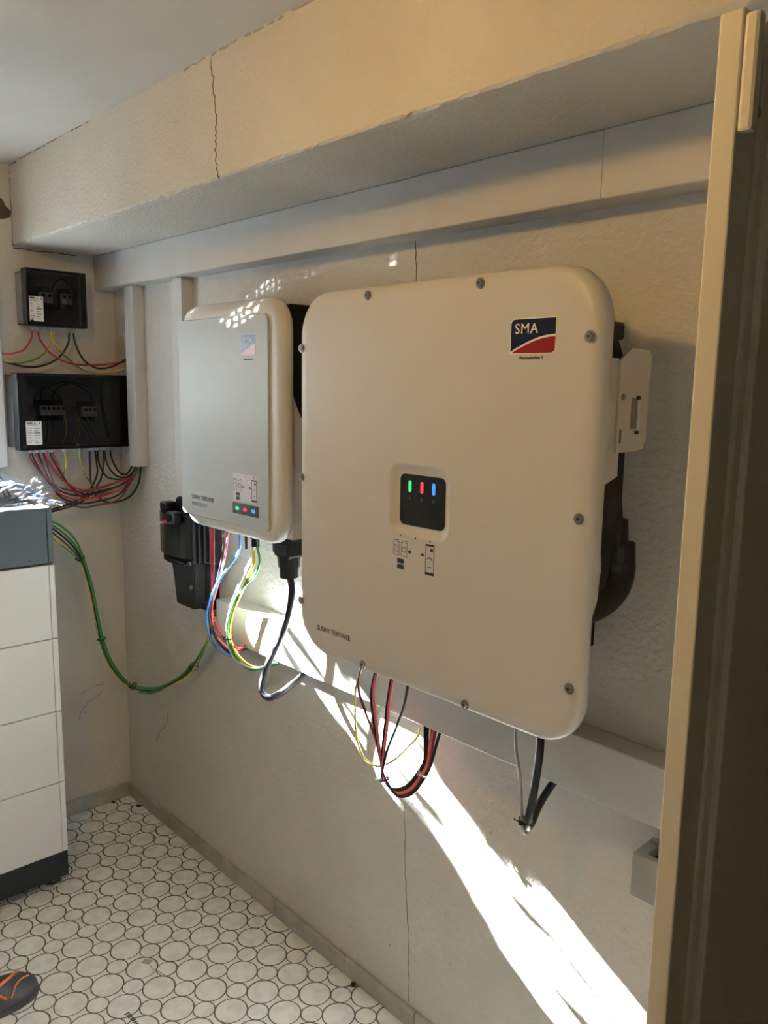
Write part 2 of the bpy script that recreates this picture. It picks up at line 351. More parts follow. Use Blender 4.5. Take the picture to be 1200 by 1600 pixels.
ribbon('crack', [(1.52, 0, 0.58), (1.528, 0, 0.40), (1.545, 0, 0.22), (1.55, 0, 0.06)], 0.0016, N_Y, wm, seed=6, jit=0.002)
ribbon('crack', [(0.0, -0.34, 2.024), (0.0, -0.26, 2.022), (0.0, -0.2, 2.0245), (0.0, -0.13, 2.023)], 0.003, (1, 0, 0), wb, seed=12, jit=0.002)
ribbon('crack', [(0.000, -0.195, 0.360), (0.000, -0.174, 0.397), (0.000, -0.149, 0.422), (0.000, -0.098, 0.447)], 0.0014, (1, 0, 0), wb, seed=13, jit=0.004)
ribbon('crack', [(0.000, -0.184, 0.456), (0.000, -0.134, 0.476), (0.000, -0.085, 0.474)], 0.0012, (1, 0, 0), wb, seed=14, jit=0.003)
ribbon('crack', [(0.319, 0.000, 0.440), (0.317, 0.000, 0.401), (0.256, 0.000, 0.340), (0.225, 0.000, 0.301)], 0.0016, N_Y, wm, seed=15, jit=0.004)
# broken plaster patch at the upper left
prism('plaster_hole', [(-0.385, 2.186), (-0.362, 2.170), (-0.354, 2.152), (-0.338, 2.138), (-0.342, 2.118), (-0.370, 2.108), (-0.389, 2.115)], 'x', 0.001, -0.004, brown_m, wb)

# skirting
bs = None
def skirting(name, segs):
    root = struct(bpy.data.objects.new(name, None)); C.objects.link(root)
    for s in segs: box('skirting_tile', *s, skirt_m, root, 0.003, 2)
    return root
xs = [0.0, 0.33, 0.655, 0.985, 1.31, 1.58, 1.9, 2.23, 2.565]
skirting('baseboard_main', [(a+0.001, b-0.001, -0.012, 0.0, 0.0, 0.052) for a, b in zip(xs, xs[1:])])
ys = [-0.012, -0.34, -0.67, -1.0, -1.33, -1.66, -2.0, -2.44]
skirting('baseboard_back', [(0.0, 0.012, b+0.001, a-0.001, 0.0, 0.056) for a, b in zip(ys, ys[1:])])

# ------------------------------------------------------------------ floor: round tiles of two sizes with filler pieces between
fl = struct(box('floor', -0.12, XE+0.1, YF-0.1, 1.2, -0.1, -0.0006, grout_m))
PIT = 0.0985; OX, OY = 0.5255, -0.411; RB, RS = 0.0420, 0.02775
def disc_mesh(name, r, n, m):
    bm = bmesh.new()
    A = [bm.verts.new((r*math.cos(2*math.pi*k/n), r*math.sin(2*math.pi*k/n), -0.0012)) for k in range(n)]
    B = [bm.verts.new((v.co.x, v.co.y, -0.0004)) for v in A]; D = [bm.verts.new((v.co.x*(1-0.001/r), v.co.y*(1-0.001/r), 0.0)) for v in A]
    for a, b in ((A, B), (B, D)):
        for k in range(n): bm.faces.new([a[k], a[(k+1) % n], b[(k+1) % n], b[k]])
    bm.faces.new(D); bm.normal_update(); me = bpy.data.meshes.new(name); bm.to_mesh(me); bm.free(); me.materials.append(m); return me
def filler_mesh(name):
    # piece between two big discs (left, right at +-PIT/2) and two small ones (up, down at +-PIT/2)
    gb = RB+0.0016; gs = RS+0.0014; h = PIT/2; pts = []
    d = math.hypot(h, h); pts = []
    def arc(cx, cy, r, a0, a1, n):
        return [(cx+r*math.cos(math.radians(a0+(a1-a0)*k/n)), cy+r*math.sin(math.radians(a0+(a1-a0)*k/n))) for k in range(n+1)]
    al = math.degrees(math.acos((d*d+gb*gb-gs*gs)/(2*d*gb)))+0.6; be = math.degrees(math.acos((d*d+gs*gs-gb*gb)/(2*d*gs)))+0.6
    pts += arc(h, 0, gb, 225-al, 135+al, 8)      # right big disc, from lower to upper
    pts += arc(0, h, gs, 315-be, 225+be, 6)      # upper small disc
    pts += arc(-h, 0, gb, 45-al, -45+al, 8)
    pts += arc(0, -h, gs, 135-be, 45+be, 6)
    bm = bmesh.new(); A = [bm.verts.new((x, y, -0.0012)) for x, y in pts]; B = [bm.verts.new((x, y, -0.0002)) for x, y in pts]
    for k in range(len(A)): bm.faces.new([A[k], A[(k+1) % len(A)], B[(k+1) % len(A)], B[k]])
    f = bm.faces.new(B); bmesh.ops.triangulate(bm, faces=[f]); bmesh.ops.recalc_face_normals(bm, faces=bm.faces)
    me = bpy.data.meshes.new(name); bm.to_mesh(me); bm.free(); me.materials.append(filler_m); return me
big_me = disc_mesh('large_round_tile', RB-0.0022, 36, tile_m); small_me = disc_mesh('small_round_tile', RS-0.0019, 28, tile_m); fill_me = filler_mesh('filler_tile')
def seen(x, y):
    v = Vector((x, y, 0))-cam.location; z = v.dot(fwd)
    if z < 0.1: return False
    u = 600+1257.022176*v.dot(r2)/z; q = 800-1257.022176*v.dot(u2)/z
    if not (-45 < u < 1040 and q < 1650): return False
    if u < 108 and q < 1380-(u)*0.25-30: return False
    return True
items = {'large_round_tile': [], 'small_round_tile': [], 'filler_tile': []}
rngt = random.Random(11)
for i in range(-7, 40):
    for j in range(-24, 8):
        bx, by = OX+i*PIT, OY+j*PIT
        items['large_round_tile'].append((bx, by, 0)); items['small_round_tile'].append((bx+PIT/2, by+PIT/2, 0))
        items['filler_tile'].append((bx+PIT/2, by, 0)); items['filler_tile'].append((bx, by+PIT/2, math.pi/2))
meshes = {'large_round_tile': big_me, 'small_round_tile': small_me, 'filler_tile': fill_me}
for nm, lst in items.items():
    ok = [p for p in lst if -0.02 < p[0] < XE and YF < p[1] < 0.02]
    vis = sorted([p for p in ok if seen(p[0], p[1])], key=lambda p: (Vector((p[0], p[1], 0))-cam.location).length)[:295]
    vs_ = set(vis); rest = [p for p in ok if p not in vs_]
    for x, y, rz in vis:
        o = bpy.data.objects.new(nm, meshes[nm]); C.objects.link(o); o.parent = fl
        o.location = (x+rngt.uniform(-.0005, .0005), y+rngt.uniform(-.0005, .0005), rngt.uniform(-.00015, .0001)); o.rotation_euler = (0, 0, rz)
    verts = []; faces = []
    src = meshes[nm]; sv = [v.co.copy() for v in src.vertices]; sf = [tuple(p.vertices) for p in src.polygons]
    for x, y, rz in rest:
        b0 = len(verts); c_, s_ = math.cos(rz), math.sin(rz)
        verts += [(x+v.x*c_-v.y*s_, y+v.x*s_+v.y*c_, v.z) for v in sv]; faces += [tuple(b0+k for k in f) for f in sf]
    me = bpy.data.meshes.new(nm+'s'); me.from_pydata(verts, [], faces); me.materials.append(src.materials[0])
    o = bpy.data.objects.new(nm+'s_outside_view', me); o.name = 'remaining_'+nm+'s'; C.objects.link(o); o.parent = fl; o['kind'] = 'stuff'

# ------------------------------------------------------------------ trunking
def trunk(x0, x1, y0, z0, z1, joints, label, loc=None):
    t = thing('cable_trunking', label, 'trunking', (x0, 0, z0))
    e = 0.003; ks = [x0]+joints+[x1]
    box('base', x0, x1, y0+0.012, -0.0005, z0, z1, trunk_m, t)
    for a, b in zip(ks, ks[1:]):
        lid = [(y0+0.013, z0-0.001), (y0+0.013, z1+0.001), (y0+0.002, z1+0.001), (y0, z1-0.001), (y0, z0+0.001), (y0+0.002, z0-0.001)]
        prism('lid', lid, 'x', a+0.0006, b-0.0006, trunk_m, t)
    return t
trunk(0.0, 2.56, -0.070, 1.9165, 2.0262, [2.0265], 'wide white cable trunking running the whole wall directly under the beam')
trunk(0.762, 2.56, -0.0625, 0.8435, 0.9546, [], 'wide white cable trunking low on the wall, behind the cables below both inverters')
def vtrunk(x0, x1, y0, z0, z1, label, axis='y'):
    t = thing('vertical_trunking', label, 'trunking', (x0, 0, z0))
    if axis == 'y':
        box('base', x0, x1, y0+0.008, -0.0005, z0, z1, trunk_m, t)
        prism('lid', [(x0-0.001, y0+0.009), (x0-0.001, y0+0.001), (x0+0.001, y0), (x1-0.001, y0), (x1+0.001, y0+0.001), (x1+0.001, y0+0.009)], 'z', z0, z1, trunk_m, t)
    return t
vtrunk(0.168, 0.229, -0.042, 1.31, 1.915, 'vertical white trunking dropping beside the dark cable boxes in the corner')
vtrunk(0.490, 0.552, -0.040, 1.24, 1.915, 'vertical white trunking partly hidden behind the narrower white inverter')
t = thing('vertical_trunking', 'vertical white trunking at the left edge beside the dark cable boxes', 'trunking', (0.0, -0.47, 1.316))
box('base', 0.0005, 0.052, -0.470, -0.412, 1.316, 2.02, trunk_m, t); box('lid', 0.051, 0.060, -0.4715, -0.4105, 1.316, 2.02, trunk_m, t, 0.001)

# ------------------------------------------------------------------ dark junction boxes on the back wall
def jbox(label, y0, y1, z0, z1, d, breakers, lab):
    t = thing('junction_box', label, 'junction box', (0, (y0+y1)/2, z0))
    bm = bmesh.new(); th = 0.004; dk = d*0.62; q = 0.006
    add_box(bm, 0.0005, th, y0+q, y1-q, z0+q, z1-q)
    add_box(bm, 0.0005, dk, y0+q, y0+q+th, z0+q, z1-q); add_box(bm, 0.0005, dk, y1-q-th, y1-q, z0+q, z1-q)
    add_box(bm, 0.0005, dk, y0+q, y1-q, z0+q, z0+q+th); add_box(bm, 0.0005, dk, y0+q, y1-q, z1-q-th, z1-q)
    obj('housing', bm, boxg_m, t)
    # moulded knock-outs on the visible side
    for zz in [z0+(z1-z0)*f for f in (0.25, 0.5, 0.75)]:
        bm = bmesh.new(); add_cyl(bm, (dk*0.55, y0+q+0.0002, zz), (0, -1, 0), 0.016, 0.0016, 20); add_cyl(bm, (dk*0.55, y0+q-0.001, zz), (0, -1, 0), 0.010, 0.0012, 20); obj('knockout', bm, boxg_m, t)
    # smoked lid: hollow cover
    L = bmesh.new(); e = 0.003
    add_box(L, d-e, d, y0, y1, z0, z1, 0.0012)
    obj('lid', L, smoke_m, t)
    rim = bmesh.new(); rw = 0.005
    add_box(rim, dk, d-e, y0, y0+rw, z0, z1, 0.001); add_box(rim, dk, d-e, y1-rw, y1, z0, z1, 0.001)
    add_box(rim, dk, d-e, y0, y1, z0, z0+rw, 0.001); add_box(rim, dk, d-e, y0, y1, z1-rw, z1, 0.001)
    obj('lid_rim', rim, mat('lid_rim', (0.022, 0.024, 0.027), 0.4), t)
    for yy in (y0+0.014, y1-0.014) + (((y0+y1)/2,) if y1-y0 > 0.3 else ()):
        for zz in (z0+0.012, z1-0.012):
            bm = bmesh.new(); add_cyl(bm, (d-0.001, yy, zz), (1, 0, 0), 0.0065, 0.003, 14); add_box(bm, d+0.002, d+0.0026, yy-0.004, yy+0.004, zz-0.001, zz+0.001); obj('lid_screw', bm, black_m, t)
    # inside: din rail and breakers, wires
    for ya, yb, zc, n in breakers:
        bm = bmesh.new(); add_box(bm, 0.02, 0.03, ya-0.02, yb+0.02, zc-0.018, zc+0.018); obj('mounting_rail', bm, steel_m, t)
        for k in range(n):
            yy = ya+(yb-ya)*k/n; w_ = (yb-ya)/n
            bm = bmesh.new(); add_box(bm, 0.03, d*0.52, yy+0.0008, yy+w_-0.0008, zc-0.034, zc+0.034, 0.001, mi=1); add_box(bm, d*0.52, d*0.66, yy+0.001, yy+w_-0.001, zc-0.017, zc+0.017, 0.001); add_box(bm, d*0.66, d*0.72, yy+w_*0.3, yy+w_*0.7, zc+0.002, zc+0.012, mi=1)
            obj('circuit_breaker', bm, [grill_m, black_m], t)
    # label sticker with print
    ly, lz, lw, lh = lab
    s = box('type_label', d+0.0002, d+0.0008, ly, ly+lw, lz, lz+lh, label_m, t)
    bm = bmesh.new(); rng = random.Random(int(lw*1e4))
    x_ = d+0.0008
    add_box(bm, x_, x_+0.0003, ly+lw*0.06, ly+lw*0.42, lz+lh*0.90, lz+lh*0.97)
    add_box(bm, x_, x_+0.0003, ly+lw*0.52, ly+lw*0.62, lz+lh*0.90, lz+lh*0.96); add_box(bm, x_, x_+0.0003, ly+lw*0.84, ly+lw*0.90, lz+lh*0.88, lz+lh*0.97)
    for k in range(2): add_box(bm, x_, x_+0.0003, ly+lw*0.06, ly+lw*(0.75-0.2*k), lz+lh*(0.845-0.04*k), lz+lh*(0.86-0.04*k))
    for k in range(7):
        zz = lz+lh*(0.70-0.10*k); add_box(bm, x_, x_+0.0003, ly+lw*0.06, ly+lw*rng.uniform(0.25, 0.45), zz, zz+lh*0.018)
        if k != 2: add_box(bm, x_, x_+0.0003, ly+lw*0.5, ly+lw*rng.uniform(0.7, 0.95), zz-lh*0.015, zz+lh*0.003)
        else:
            for q_ in range(9): add_box(bm, x_, x_+0.0003, ly+lw*(0.5+0.045*q_), ly+lw*(0.525+0.045*q_), zz-lh*0.03, zz+lh*0.05)
    obj('label_print', bm, black_p, s)
    return t
UY0, UY1, UZ0, UZ1 = -0.342, -0.146, 1.773, 1.953
LY0, LY1, LZ0, LZ1 = -0.392, -0.022, 1.373, 1.621
ub = jbox('small dark junction box with smoked lid, upper of two beside the corner', UY0, UY1, UZ0, UZ1, 0.11, [(-0.287, -0.243, 1.868, 2), (-0.215, -0.18, 1.868, 2)], (-0.335, 1.787, 0.044, 0.078))
lb = jbox('wide dark junction box with smoked lid, lower of two beside the corner', LY0, LY1, LZ0, LZ1, 0.13, [(-0.305, -0.225, 1.50, 5), (-0.165, -0.115, 1.495, 3)], (-0.372, 1.391, 0.050, 0.076))
for ya, yb, t_, zc, d_ in ((-0.24, -0.16, ub, 1.90, 0.05), (-0.32, -0.23, lb, 1.54, 0.06), (-0.26, -0.13, lb, 1.555, 0.07), (-0.29, -0.09, lb, 1.56, 0.05)):
    cable([(d_, ya, zc-0.03), (d_+0.01, ya+0.005, zc+0.01), (d_, (ya+yb)/2, zc+0.035), (d_+0.01, yb-0.005, zc), (d_, yb, zc-0.04)], 0.0032, black_m, '', 'inner_wire', parent=t_)
cable([(0.07, -0.085, 1.60), (0.08, -0.095, 1.58), (0.08, -0.092, 1.50), (0.08, -0.08, 1.44), (0.07, -0.07, 1.40)], 0.006, black_m, '', 'inner_wire', parent=lb)
for yy, c_ in ((-0.30, dred_m), (-0.285, dred_m), (-0.235, yel_m), (-0.20, gry_m), (-0.19, yel_m)):
    cable([(0.075, yy, 1.385), (0.085, yy+0.01, 1.42), (0.08, yy+0.015, 1.46), (0.07, yy+0.01, 1.49)], 0.0025, c_, '', 'inner_wire', parent=lb)
for yy in (-0.175, -0.16, -0.14):
    cable([(0.075, yy+0.05, 1.385), (0.085, yy+0.02, 1.42), (0.08, yy, 1.46), (0.07, yy-0.01, 1.475)], 0.0025, gry_m, '', 'inner_wire', parent=lb)
def gland(p, parent, r=0.011, m=gland_m, h=0.02, name='cable_gland', axis=(0, 0, -1)):
    bm = bmesh.new(); p = Vector(p); a = Vector(axis)
    add_cyl(bm, p, a, r*1.05, h*0.35, 6); add_cyl(bm, p+a*h*0.35, a, r*0.8, h*0.25, 14); add_cyl(bm, p+a*h*0.55, a, r, h*0.45, 14, r*0.78)
    return obj(name, bm, m, parent)
for yy in (-0.312, -0.295, -0.254, -0.240, -0.190, -0.176): gland((0.06, yy, UZ0+0.006), ub, 0.0095)
LG = [-0.338, -0.318, -0.296, -0.270, -0.226, -0.174, -0.138, -0.114, -0.088, -0.064]
for yy in LG: gland((0.065, yy, LZ0+0.006), lb, 0.0105)

# cables of the small upper box
R_ = 0.0033
cb = 'cables leaving the small upper junction box'
cable([(0.06, -0.312, 1.76), (0.062, -0.318, 1.73), (0.062, -0.345, 1.695), (0.055, -0.385, 1.682), (0.04, -0.42, 1.684), (0.03, -0.44, 1.69)], R_, red_m, 'red cable curving left from the small upper junction box')
cable([(0.06, -0.295, 1.76), (0.062, -0.285, 1.725), (0.062, -0.245, 1.68), (0.07, -0.185, 1.655), (0.085, -0.10, 1.655), (0.12, -0.035, 1.665), (0.19, -0.02, 1.68)], R_, red_m, 'red cable sagging right from the small upper junction box into the corner trunking')
cable([(0.06, -0.240, 1.76), (0.062, -0.25, 1.72), (0.06, -0.29, 1.675), (0.055, -0.35, 1.655), (0.045, -0.40, 1.66), (0.03, -0.44, 1.68)], R_, yel_m, 'yellow-green cable curving left from the small upper junction box', stripe=grn_m)
cable([(0.06, -0.254, 1.76), (0.062, -0.245, 1.725), (0.062, -0.205, 1.68), (0.07, -0.15, 1.635), (0.085, -0.085, 1.628), (0.12, -0.035, 1.64), (0.19, -0.02, 1.67)], R_, yel_m, 'yellow-green cable sagging right from the small upper junction box', stripe=grn_m)
cable([(0.06, -0.190, 1.76), (0.062, -0.197, 1.72), (0.06, -0.235, 1.67), (0.055, -0.30, 1.643), (0.05, -0.37, 1.648), (0.03, -0.44, 1.675)], R_, rubber_m, 'black cable curving far left from the small upper junction box')
cable([(0.06, -0.176, 1.76), (0.062, -0.17, 1.72), (0.065, -0.145, 1.67), (0.08, -0.105, 1.643), (0.10, -0.06, 1.65), (0.14, -0.03, 1.675), (0.19, -0.02, 1.70)], R_, rubber_m, 'black cable sagging right from the small upper junction box')

# cables of the wide lower box, all ending in the foot of the corner trunking
def low(yg, px, m, label, group=None, stripe=None, r=R_, end=(0.205, -0.022)):
    pts = [(0.065, yg, LZ0-0.012)] + px + [(end[0], end[1], 1.318)]
    cable(pts, r, m, label, group=group, stripe=stripe)
g_r = 'red and black string cables hanging under the wide lower junction box'
for k, (yg, m) in enumerate(((-0.342, dred_m), (-0.334, rubber_m), (-0.322, red_m), (-0.314, rubber_m), (-0.300, dred_m), (-0.292, red_m), (-0.274, rubber_m), (-0.266, red_m))):
    zz = 1.242-0.015*(k % 5); yo = 0.008*k
    low(yg, [(0.068, yg+0.006, 1.335), (0.075, yg+0.05, zz+0.025), (0.09, -0.225+yo, zz-0.015), (0.11, -0.15+yo*0.6, zz-0.018+0.002*k), (0.15, -0.075, zz+0.012), (0.185, -0.035, 1.275)], m,
        'thin %s cable, %s from the left in the row under the wide junction box' % ({red_m: 'red', rubber_m: 'black', dred_m: 'dark red'}[m], 'first second third fourth fifth sixth seventh eighth'.split()[k]), 'string cables from the left glands', end=(0.185+0.004*(k % 4), -0.012-0.005*(k % 4)))
cable([(0.065, -0.226, 1.358), (0.068, -0.224, 1.32), (0.066, -0.232, 1.28), (0.062, -0.245, 1.25), (0.055, -0.262, 1.20), (0.05, -0.285, 1.17), (0.07, -0.41, 1.15)], R_, yel_m, 'yellow-green cable hanging from the fifth gland of the wide lower junction box', stripe=grn_m)
low(-0.174, [(0.068, -0.172, 1.32), (0.075, -0.155, 1.265), (0.085, -0.125, 1.225), (0.11, -0.095, 1.215), (0.15, -0.06, 1.235), (0.19, -0.03, 1.28)], lem_m, 'thin yellow-green cable from the middle gland, looping up to the corner trunking', stripe=grn_m, r=0.0025)
cable([(0.065, -0.138, 1.358), (0.068, -0.140, 1.30), (0.07, -0.14, 1.25), (0.075, -0.125, 1.20), (0.10, -0.085, 1.175), (0.15, -0.04, 1.195), (0.195, -0.022, 1.25), (0.21, -0.02, 1.318)], R_, rubber_m, 'black cable making the lowest loop to the foot of the corner trunking')
cable([(0.065, -0.118, 1.358), (0.068, -0.116, 1.32), (0.075, -0.12, 1.27), (0.08, -0.16, 1.21), (0.085, -0.21, 1.185), (0.09, -0.30, 1.165), (0.12, -0.41, 1.16)], R_, rubber_m, 'black cable crossing left under the wide lower junction box towards the battery')
cable([(0.065, -0.110, 1.358), (0.068, -0.106, 1.31), (0.075, -0.085, 1.265), (0.10, -0.05, 1.255), (0.14, -0.03, 1.265), (0.185, -0.02, 1.318)], R_, rubber_m, 'black cable from the eighth gland, shallow loop to the corner trunking')
cable([(0.065, -0.088, 1.358), (0.068, -0.09, 1.31), (0.075, -0.11, 1.25), (0.085, -0.165, 1.195), (0.09, -0.24, 1.168), (0.12, -0.41, 1.15)], R_, rubber_m, 'black cable crossing left from the ninth gland down to the battery')
cable([(0.065, -0.084, 1.358), (0.068, -0.078, 1.31), (0.08, -0.055, 1.27), (0.11, -0.035, 1.262), (0.15, -0.025, 1.28), (0.18, -0.02, 1.318)], R_, rubber_m, 'black cable from the ninth gland, short loop to the corner trunking')
cable([(0.065, -0.064, 1.358), (0.07, -0.058, 1.32), (0.085, -0.042, 1.28), (0.12, -0.03, 1.275), (0.16, -0.02, 1.318)], R_, rubber_m, 'black cable from the rightmost gland, shortest loop to the corner trunking')
cable([(0.050, -0.457, 1.307), (0.060, -0.434, 1.279), (0.090, -0.426, 1.239), (0.120, -0.414, 1.195), (0.200, -0.430, 1.186)], R_, rubber_m, 'upper black cable of the pair running down behind the battery at the left edge')
cable([(0.050, -0.458, 1.280), (0.060, -0.439, 1.254), (0.090, -0.435, 1.225), (0.120, -0.423, 1.186), (0.200, -0.439, 1.176)], R_, rubber_m, 'lower black cable of the pair running down behind the battery at the left edge')

# ------------------------------------------------------------------ battery tower
bt = thing('battery_cabinet', 'tall stacked white battery cabinet with grey head unit on the tiled floor', 'battery', (0.26, -0.70, 0))
BX0, BX1, BY0, BY1 = 0.112, 0.410, -0.993, -0.408
box('head_unit', BX0, BX1, BY0, BY1, 1.055, 1.226, batt_g, bt, 0.004)['label'] = 'dark grey head unit'
def front_panel(z0, z1, m, par, nm):
    # proud front plate, a thin seam, and the edge strip
    box(nm, BX1-0.001, BX1+0.004, BY0+0.018, BY1-0.018, z0+0.0015, z1-0.0015, m, par, 0.0015)
    box('edge_strip', BX1-0.001, BX1+0.004, BY1-0.0165, BY1, z0+0.0015, z1-0.0015, m, par, 0.0015)
front_panel(1.055, 1.226, batt_g, bt.children[0], 'front_plate')
for k in range(2): box('indicator', BX1+0.004, BX1+0.0048, BY1-0.052-0.022*k, BY1-0.046-0.022*k, 1.068, 1.074, black_m, bt.children[0])
zs = [1.052, 0.8205, 0.5875, 0.3535, 0.118]
for a, b in zip(zs, zs[1:]):
    md = box('battery_module', BX0, BX1, BY0, BY1, b+0.0012, a-0.0012, batt_m, bt, 0.0025)
    front_panel(b, a, batt_m, md, 'front_plate')
pl = box('plinth', BX0, BX1+0.002, BY0, BY1, 0.032, 0.116, batt_d, bt, 0.002); pl['label'] = 'near-black plinth'
for x, y in ((BX1-0.035, BY1-0.035), (BX1-0.035, BY0+0.035), (BX0+0.035, BY1-0.035), (BX0+0.035, BY0+0.035)):
    bm = bmesh.new(); add_cyl(bm, (x, y, 0.0), (0, 0, 1), 0.025, 0.007, 20, 0.022); add_cyl(bm, (x, y, 0.007), (0, 0, 1), 0.008, 0.03, 12); obj('levelling_foot', bm, steel_m, bt)

# crumpled clear bag on top of the battery
def bag():
    bm = bmesh.new(); nx, ny = 34, 46; rng = random.Random(21); V = []
    ridges = [(rng.uniform(0, 1), rng.uniform(0, 1), rng.uniform(0, math.pi), rng.uniform(0.02, 0.06)) for _ in range(34)]
    for i in range(nx+1):
        row = []
        for j in range(ny+1):
            u, v = i/nx, j/ny
            x = 0.135+0.275*u; y = -0.36-0.60*v
            e = min(u, 1-u, v*1.3, 1-v)*4; e = max(0, min(1, e))
            h = 0.022+0.045*math.exp(-((u-0.55)**2/0.06+(v-0.19)**2/0.02))+0.030*math.exp(-((u-.4)**2/.05+(v-.5)**2/.05))
            for a, b, t, s in ridges:
                d = abs((u-a)*math.cos(t)+(v-b)*math.sin(t)); l = abs(-(u-a)*math.sin(t)+(v-b)*math.cos(t))
                if l < 0.35: h += 0.012*max(0, 1-d/s)*(1-l/0.35)
            z = 1.2268+h*(e**0.7)+0.003*rng.random()*e
            row.append(bm.verts.new((x+rng.uniform(-.002, .002), y+rng.uniform(-.002, .002)+0.014*math.sin(i*.9)*(1-min(1, v*5)), z)))
        V.append(row)
    for i in range(nx):
        for j in range(ny):
            bm.faces.new([V[i][j], V[i+1][j], V[i+1][j+1], V[i][j+1]])
    # zip flap standing up
    A = Vector((0.300, -0.476, 1.258)); B = Vector((0.280, -0.380, 1.352)); D = Vector((0.330, -0.340, 1.270)); E = Vector((0.360, -0.427, 1.235))
    n = 7; G = []
    for i in range(n+1):
        G.append([bm.verts.new(A.lerp(B, i/n).lerp(E.lerp(D, i/n), j/n)+Vector((0.006*math.sin(i*1.3+j), 0.002*math.sin(j*2.1), 0.003*math.sin(i*2+j*1.7)))) for j in range(n+1)])
    for i in range(n):
        for j in range(n): bm.faces.new([G[i][j], G[i+1][j], G[i+1][j+1], G[i][j+1]])
    return obj('plastic_bag', bm, bag_m)
tag(bag(), 'crumpled clear zip plastic bag lying on top of the battery cabinet', 'plastic bag')

# ------------------------------------------------------------------ narrower inverter
si = thing('solar_inverter', 'narrower glossy white wall inverter with a raised front panel, left of the larger one', 'inverter', (1.02, 0, 1.5))
sx0, sx1, sz0, sz1 = 0.772, 1.268, 1.205, 1.803
def rr(inset, y, r, l=0, b=0): return rrect(sx0+inset+l, sx1-inset, sz0+inset+b, sz1-inset, r, y, 10)
loops = [rr(0.030, -0.1770, 0.055), rr(0.020, -0.1755, 0.062), rr(0.011, -0.172, 0.070), rr(0.004, -0.166, 0.075), rr(0.0, -0.158, 0.078), rr(0.0, -0.150, 0.078), rr(0.006, -0.147, 0.072)]
def sloop(ix, iz, y, r): return rrect(sx0+ix, sx1-ix*1.0, sz0+iz, sz1-iz, r, y, 10)
loft('front_cover', loops, shell_m, si, smooth=True)
pnl = [rrect(0.788, 1.212, 1.236, 1.764, 0.020, -0.1765, 8), rrect(0.788, 1.212, 1.236, 1.764, 0.020, -0.1815, 8), rrect(0.7895, 1.2105, 1.2375, 1.7625, 0.019, -0.183, 8)]
loft('front_panel', pnl, panel_m, si)
# white side body: deep at the bottom, cut back diagonally at the top
prism('rear_housing', [(-0.149, 1.222), (-0.149, 1.575), (-0.132, 1.535), (-0.080, 1.44), (-0.045, 1.41), (-0.045, 1.25), (-0.075, 1.222)], 'x', sx0+0.006, sx1-0.004, shell_m, si)
bm = bmesh.new(); add_box(bm, sx0+0.02, sx1-0.024, -0.147, -0.04, 1.40, 1.775)
for k in range(24): x = sx0+0.014+k*(sx1-sx0-0.034)/23; add_box(bm, x, x+0.004, -0.148, -0.02, 1.42, 1.785)
obj('heat_sink', bm, heat_m, si); box('wall_bracket', 0.83, 1.20, -0.045, -0.0005, 1.45, 1.72, alu_m, si)
PY = -0.183
def strip_pts(o): return o
lg = thing  # (only for brevity below)
def logo(x0, x1, z0, z1, y, ctop, cbot, parent, tsize):
    w_, h_ = x1-x0, z1-z0; r = w_*0.09
    base = []
    # white backing with rounded top-left and bottom-right corners
    def outline(e):
        X0, X1, Z0, Z1 = x0-e, x1+e, z0-e, z1+e; p = [(X0, Z0)]
        p += [(X1-r+r*math.sin(a)*1.0, Z0+r-r*math.cos(a)) for a in [math.pi/2*k/6 for k in range(7)]]
        p += [(X1, Z1)]
        p += [(X0+r-r*math.sin(a), Z1-r+r*math.cos(a)) for a in [math.pi/2*k/6 for k in range(7)]]
        return p
    b = prism('logo_sticker', outline(w_*0.018), 'y', y, y-0.0004, white_p, parent)
    n = 14
    def arc(t): return (x0+w_*t, z0+h_*(0.03+0.47*math.sin(min(t, 1)*math.pi/2)))
    up_ = [(arc(k/n)[0], arc(k/n)[1]+h_*0.035*(1 if k else 0.3)) for k in range(n+1)]
    top = up_ + [(x1, z1)] + [(x0+r-r*math.sin(a), z1-r+r*math.cos(a)) for a in [math.pi/2*k/6 for k in range(7)]]
    prism('blue_field', top, 'y', y-0.0004, y-0.0007, ctop, b)
    lo = [(arc(k/n)[0]+(w_*0.03 if k == 0 else 0), max(z0, arc(k/n)[1]-h_*0.035)) for k in range(n+1)]
    bot = lo + [(x1-r+r*math.cos(a), z0+r-r*math.sin(a)) for a in [math.pi/2*k/6 for k in range(7)]]
    prism('red_field', bot[::-1], 'y', y-0.0004, y-0.0007, cbot, b)
    text('SMA', tsize, x0+w_*0.085, y-0.0008, z0+h_*0.58, white_p, b, bold=tsize*0.004, sx=1.0)
    return b
logo(1.098, 1.160, 1.668, 1.716, PY, paleblue_p, palered_p, si, 0.0215)
text('Wechselrichter 1', 0.0062, 1.108, PY-0.0003, 1.655, black_p, si)
text('SUNNY TRIPOWER', 0.0175, 0.843, PY-0.0003, 1.282, black_p, si, sx=0.78)
text('SMART ENERGY', 0.0165, 0.843, PY-0.0003, 1.263, grey_p, si, sx=0.70)
